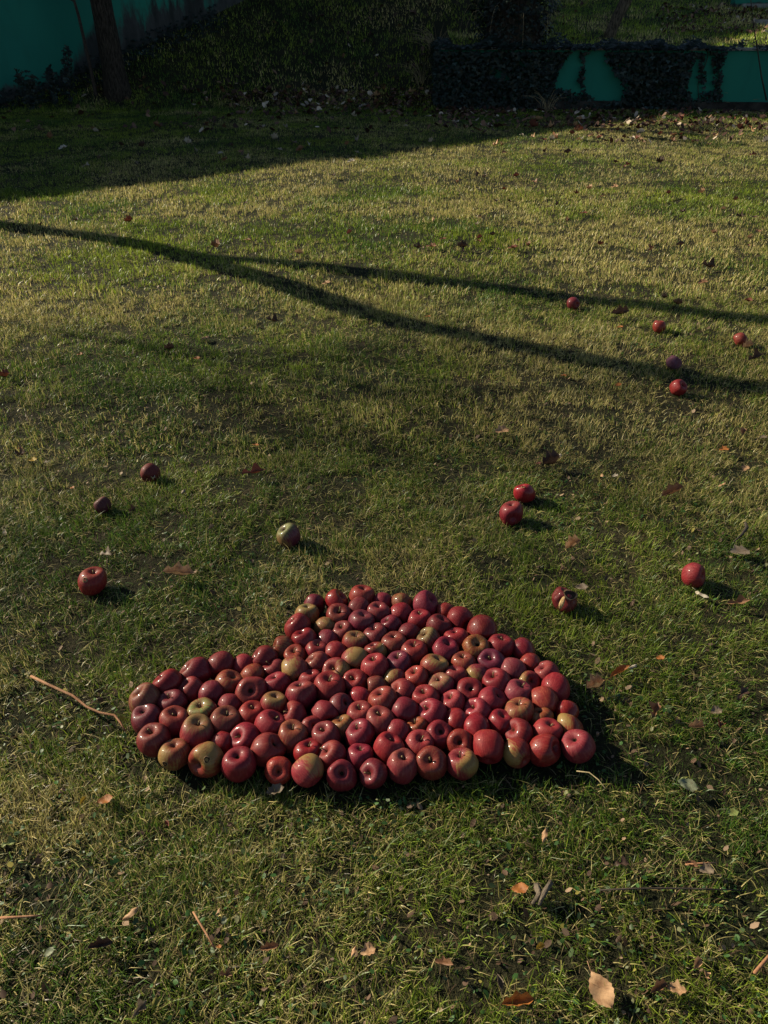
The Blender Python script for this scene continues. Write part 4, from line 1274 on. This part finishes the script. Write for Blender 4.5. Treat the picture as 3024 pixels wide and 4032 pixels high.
wd = (WALL_B - WALL_A) / np.linalg.norm(WALL_B - WALL_A); wnr = np.array([wd[1], -wd[0]])
groups = {'l': ([], [], []), 'c': ([], [], []), 'r': ([], [], [])}
def px_dense(q): return q < 1.7 or 2.9 < q < 4.2
for k in range(11000):
    s = rr.uniform(-.12, 6.6); z = rr.uniform(.0, 1.0) if rr.random() < .8 else rr.uniform(.84, 1.02)
    off = (rr.uniform(.03, .22) if px_dense(s) else rr.uniform(.03, .10)) if z < .9 else rr.uniform(-.26, .20)
    p = WALL_A + wd * s + wnr * off
    px, py, _ = project((p[0], p[1], z)); tx, ty = (px - 2024) * 1.659, py * 1.659
    if any(inpoly(tx + 16 * (N1(s * 9, z * 9) - .5) * 2 + rr.gauss(0, 4), ty + 14 * (N2(s * 9, z * 9) - .5) * 2, q) for q in EXP): continue
    if px > 2860 and (z < .9 or rr.random() < .65): continue
    if px > 2750 and rr.random() < .3: continue
    if z < .14 and px > 2760: continue
    if z > .88: z = .93 + rr.random() * (.04 + .22 * float(N3(s * 3.5, 2.0)) ** 2)
    g_ = groups['l' if px < 2190 else ('c' if px < 2730 else 'r')]
    g_[0].append((p[0], p[1], z)); g_[2].append(rr.uniform(.055, .11))
    g_[1].append((wnr[0] + rr.gauss(0, .35), wnr[1] + rr.gauss(0, .3), rr.gauss(.35, .35) + (1.0 if z > .9 else 0)))
# the end of the wall and what hangs over it
for k in range(900):
    y = rr.uniform(0, 1.9); z = rr.uniform(float(H(1.0, 15.6 + y)) - .02, 1.0); gz = groups['l']
    gz[0].append((WALL_A[0] - rr.uniform(.02, .14), WALL_A[1] + y, z)); gz[2].append(rr.uniform(.045, .08)); gz[1].append((-1 + rr.gauss(0, .3), -.4 + rr.gauss(0, .3), rr.gauss(.3, .3)))
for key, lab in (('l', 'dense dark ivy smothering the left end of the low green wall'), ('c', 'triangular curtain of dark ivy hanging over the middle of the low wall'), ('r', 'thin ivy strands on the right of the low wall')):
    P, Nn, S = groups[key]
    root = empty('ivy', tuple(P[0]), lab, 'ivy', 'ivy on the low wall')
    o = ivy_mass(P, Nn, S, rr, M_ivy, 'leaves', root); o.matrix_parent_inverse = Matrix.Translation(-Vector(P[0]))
    V, F = [], []
    for k in range(10):
        q = P[rr.randrange(len(P))]; x0 = q[0]; yy = wall_y(x0) - .02
        pts = [(x0 + .04 * math.sin(z * 9 + k), yy, z) for z in np.linspace(.02, .93, 8)]
        px, py, _ = project((x0, yy, .5))
        if any(inpoly((px - 2024) * 1.659, py * 1.659, e) for e in EXP): continue
        tube(pts, .006, 5, False, V, F)
    if V:
        o = mesh_obj('stems', V, F, M_darktwig, root); o.matrix_parent_inverse = Matrix.Translation(-Vector(P[0]))

# ivy-wrapped tree behind the low wall
tb = np.array([2.30, 16.15]); tz = float(H(tb[0], tb[1]))
qx, qy, qz = project((tb[0], tb[1], tz)); print('ivy tree base px', qx, qy)
def ivy_tree():
    root = empty('ivy_tree', (tb[0], tb[1], tz), 'thick ivy-wrapped tree trunk rising behind the low wall', 'tree')
    V, F = tube([(0, 0, -.1), (0, 0, .2), (-.02, 0, .8), (-.1, 0, 1.8), (-.15, .1, 3.4)], [.56, .50, .44, .36, .26], 16, True, rough=.16)
    mesh_obj('trunk', V, F, M_bark, root, True)
    P, Nn, S = [], [], []
    for k in range(3600):
        a = rr.uniform(0, 6.28); z = rr.uniform(-.05, 2.2) ** 1.0 if k % 2 else rr.uniform(-.05, 1.0); r = .46 + rr.uniform(.0, .20) + .08 * math.sin(z * 5 + a * 2) + .12 * (z > .5)
        P.append((r * math.cos(a), r * math.sin(a), z)); Nn.append((math.cos(a) + rr.gauss(0, .4), math.sin(a) + rr.gauss(0, .4), rr.gauss(.3, .4))); S.append(rr.uniform(.05, .09))
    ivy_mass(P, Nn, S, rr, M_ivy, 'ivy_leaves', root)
    V, F = [], []
    for k in range(38):
        a = rr.uniform(0, 6.28); z0 = rr.uniform(.4, 1.6); r = .42
        p = Vector((r * math.cos(a), r * math.sin(a), z0)); L = rr.uniform(.4, .9); r = .62; p = Vector((r * math.cos(a), r * math.sin(a), z0)); out = rr.uniform(.15, .5)
        pts = [p + Vector((math.cos(a) * out * t, math.sin(a) * out * t, L * .35 * math.sin(t * 2.2) - L * .8 * t * t)) for t in (0, .25, .5, .75, 1)]
        tube(pts, [.0028, .0026, .0022, .002, .0015], 4, False, V, F)
    mesh_obj('dead_stems', V, F, M_dry, root)
    V, F = [], []
    for k in range(6): branch(V, F, (-.15, .1, 3.2), (math.cos(k * 1.9), math.sin(k * 1.9), .8), 1.6, .06, 2, rr)
    mesh_obj('crown', V, F, M_bark, root)
ivy_tree()
# leaning thin trunk
lp = ground_at(2392, 150)
t5 = empty('leaning_tree', tuple(lp), 'leaning pale-barked young tree on the terrace behind the low wall', 'tree')
print('leaning base', lp)
V, F = tube([(0, 0, -.1), (.06, 0, .12), (.14, 0, .35), (.30, 0, .7), (.42, 0, 1.1), (.6, 0, 2.0)], [.13, .11, .105, .10, .09, .08], 12, True, rough=.16)
mesh_obj('trunk', V, F, M_palebark, t5, True)
V, F = [], []
for k in range(5): branch(V, F, (.55, 0, 1.7), (math.cos(k * 1.3), math.sin(k * 1.3), .9), 1.2, .03, 2, rr)
mesh_obj('crown', V, F, M_palebark, t5)

# dry tufts
def tuft(px, py, n, L, spread, label, lean=(0, 0), r=.003):
    b = ground_at(px, py); V, F = [], []
    for k in range(n):
        a = rr.uniform(0, 6.28); o = rr.uniform(0, spread * .3); l = L * rr.uniform(.5, 1.1); k2 = rr.uniform(.3, 1.0)
        d = Vector((math.cos(a) + lean[0], math.sin(a) * .6 + lean[1], 0))
        pts = [Vector((math.cos(a) * o, math.sin(a) * o, 0)) + d * spread * k2 * t * t + Vector((0, 0, l * (t - .42 * k2 * t * t * t))) for t in (0, .3, .6, .8, 1)]
        tube(pts, [r, r, r * .8, r * .7, r * .4], 4, False, V, F)
    root = mesh_obj('dry_grass_tuft', V, F, M_dry, None, False, tuple(b))
    tag(root, label, 'dry grass', 'dry grass tufts')
tuft(1720, 215, 46, .62, .5, 'arching dead grass tuft left of the ivy-wrapped tree', (-.3, -.2))
tuft(1660, 330, 26, .45, .4, 'faint dry grass tuft at the left end of the ivy', (-.3, -.3))
tuft(2128, 150, 30, .60, .35, 'sunlit pale dry stems right of the ivy-wrapped tree', (.5, 0))
tuft(2392, 140, 30, .50, .35, 'dry grass round the foot of the leaning young tree', (-.2, -.2))
tuft(2150, 440, 18, .42, .4, 'dry arching stems before the ivy at the low wall foot', (-.2, -.2))
tuft(2880, 432, 16, .40, .55, 'dark dry stems against the green wall at right', (.1, .1))

# cane leaning at the right edge
cb = ground_at(3022, 430)
def up_at(px, py, Yd):
    d = ray(px, py); t = Yd / d[1]; return np.array([0, 0, CAM_H]) + d * t
cp = [up_at(px, py, 14.75 - .1 * i) for i, (px, py) in enumerate([(3018, 395), (2998, 300), (2985, 210), (2968, 110), (2958, 20), (2950, -80)])]
V, F = tube([tuple(p - cp[0]) for p in cp], [.014, .012, .011, .009, .007, .005], 6)
tag(mesh_obj('bramble_cane', V, F, M_darktwig, None, True, tuple(cp[0])), 'long dark bramble cane leaning up across the right end of the low wall', 'cane')

# climbers and weeds at the foot of the tall wall
def climber(path, label, r=.045):
    g0 = ground_at(*path[0]); Yd = g0[1] - .35; base = up_at(path[0][0], path[0][1], Yd); base[2] = float(H(base[0], base[1]))
    P, Nn, S = [], [], []
    W = [up_at(px, py, Yd - .0) for (px, py) in path]; W[0] = base
    W = catmull(W, 6); V, F = tube([tuple(p - base) for p in W], .009, 5, False)
    for p in W:
        for k in range(7):
            P.append((p[0] - base[0] + rr.gauss(0, r), p[1] - base[1] + rr.gauss(-.03, .03), p[2] - base[2] + rr.gauss(0, .05))); Nn.append((rr.gauss(.3, .5), -1, rr.gauss(.3, .3))); S.append(rr.uniform(.05, .08))
    root = empty('climbing_plant', tuple(base), label, 'plant', 'dark climbing plants on the tall wall')
    ivy_mass(P, Nn, S, rr, M_ivy, 'leaves', root); mesh_obj('stem', V, F, M_darktwig, root)
climber([(128, 412), (118, 385), (104, 350), (85, 320), (72, 292)], 'leaning leafy climber, leftmost of those before the tall wall')
climber([(132, 410), (128, 370), (122, 335), (124, 302)], 'bushy leafy climber just right of the leftmost one', .07)
climber([(212, 370), (207, 330), (200, 290), (197, 272)], 'thin leafy climber between the bushy one and the tall one', .03)
climber([(268, 355), (264, 300), (266, 250), (271, 200)], 'tallest leafy climber, nearest to the slender sapling', .04)
def rough_weeds():
    P, Nn, S = [], [], []
    for k in range(1500):
        t = rr.uniform(-1.5, 4.5); off = rr.random() ** 1.6 * .55 + .03; nrm = np.array([TWD[1], -TWD[0]]); p = TW0 + TWD * t + nrm * off
        P.append((p[0], p[1], float(H(p[0], p[1])) + rr.random() ** 2 * .26)); Nn.append((.2 + rr.gauss(0, .5), -.7, rr.gauss(.6, .4))); S.append(rr.uniform(.05, .09))
    o = ivy_mass(P, Nn, S, rr, M_ivy, 'weed_strip', None); tag(o, 'dark leafy weeds along the foot of the tall wall', 'weeds', kind='stuff')
rough_weeds()

# upper right: far green wall and two pale kerbs
fw0 = ground_at(2890, 30); fw1 = ground_at(3300, 30)
fw = box_between('far_wall', (fw0[0], fw0[1]), (fw1[0] + 6, fw0[1] - .2), fw0[2] - .3, fw0[2] + 2.2, 0, .3, M_lowwall, None)
fw.data.attributes['above_ground'].data.foreach_set('value', [v.co.z - fw0[2] for v in fw.data.vertices])
tag(fw, 'second green rendered wall far behind in the upper right corner', 'wall')
for (px, py, lab) in ((2922, 32, 'upper pale kerb stone before the far green wall in the corner'), (2985, 97, 'lower pale kerb stone under the litter in the upper right corner')):
    a = ground_at(px, py)
    k = box_between('kerb', (a[0], a[1]), (a[0] + 5, a[1] - .1), a[2] - .2, a[2] + .09, 0, .22, M_concrete, None); tag(k, lab, 'kerb', 'pale kerbs')
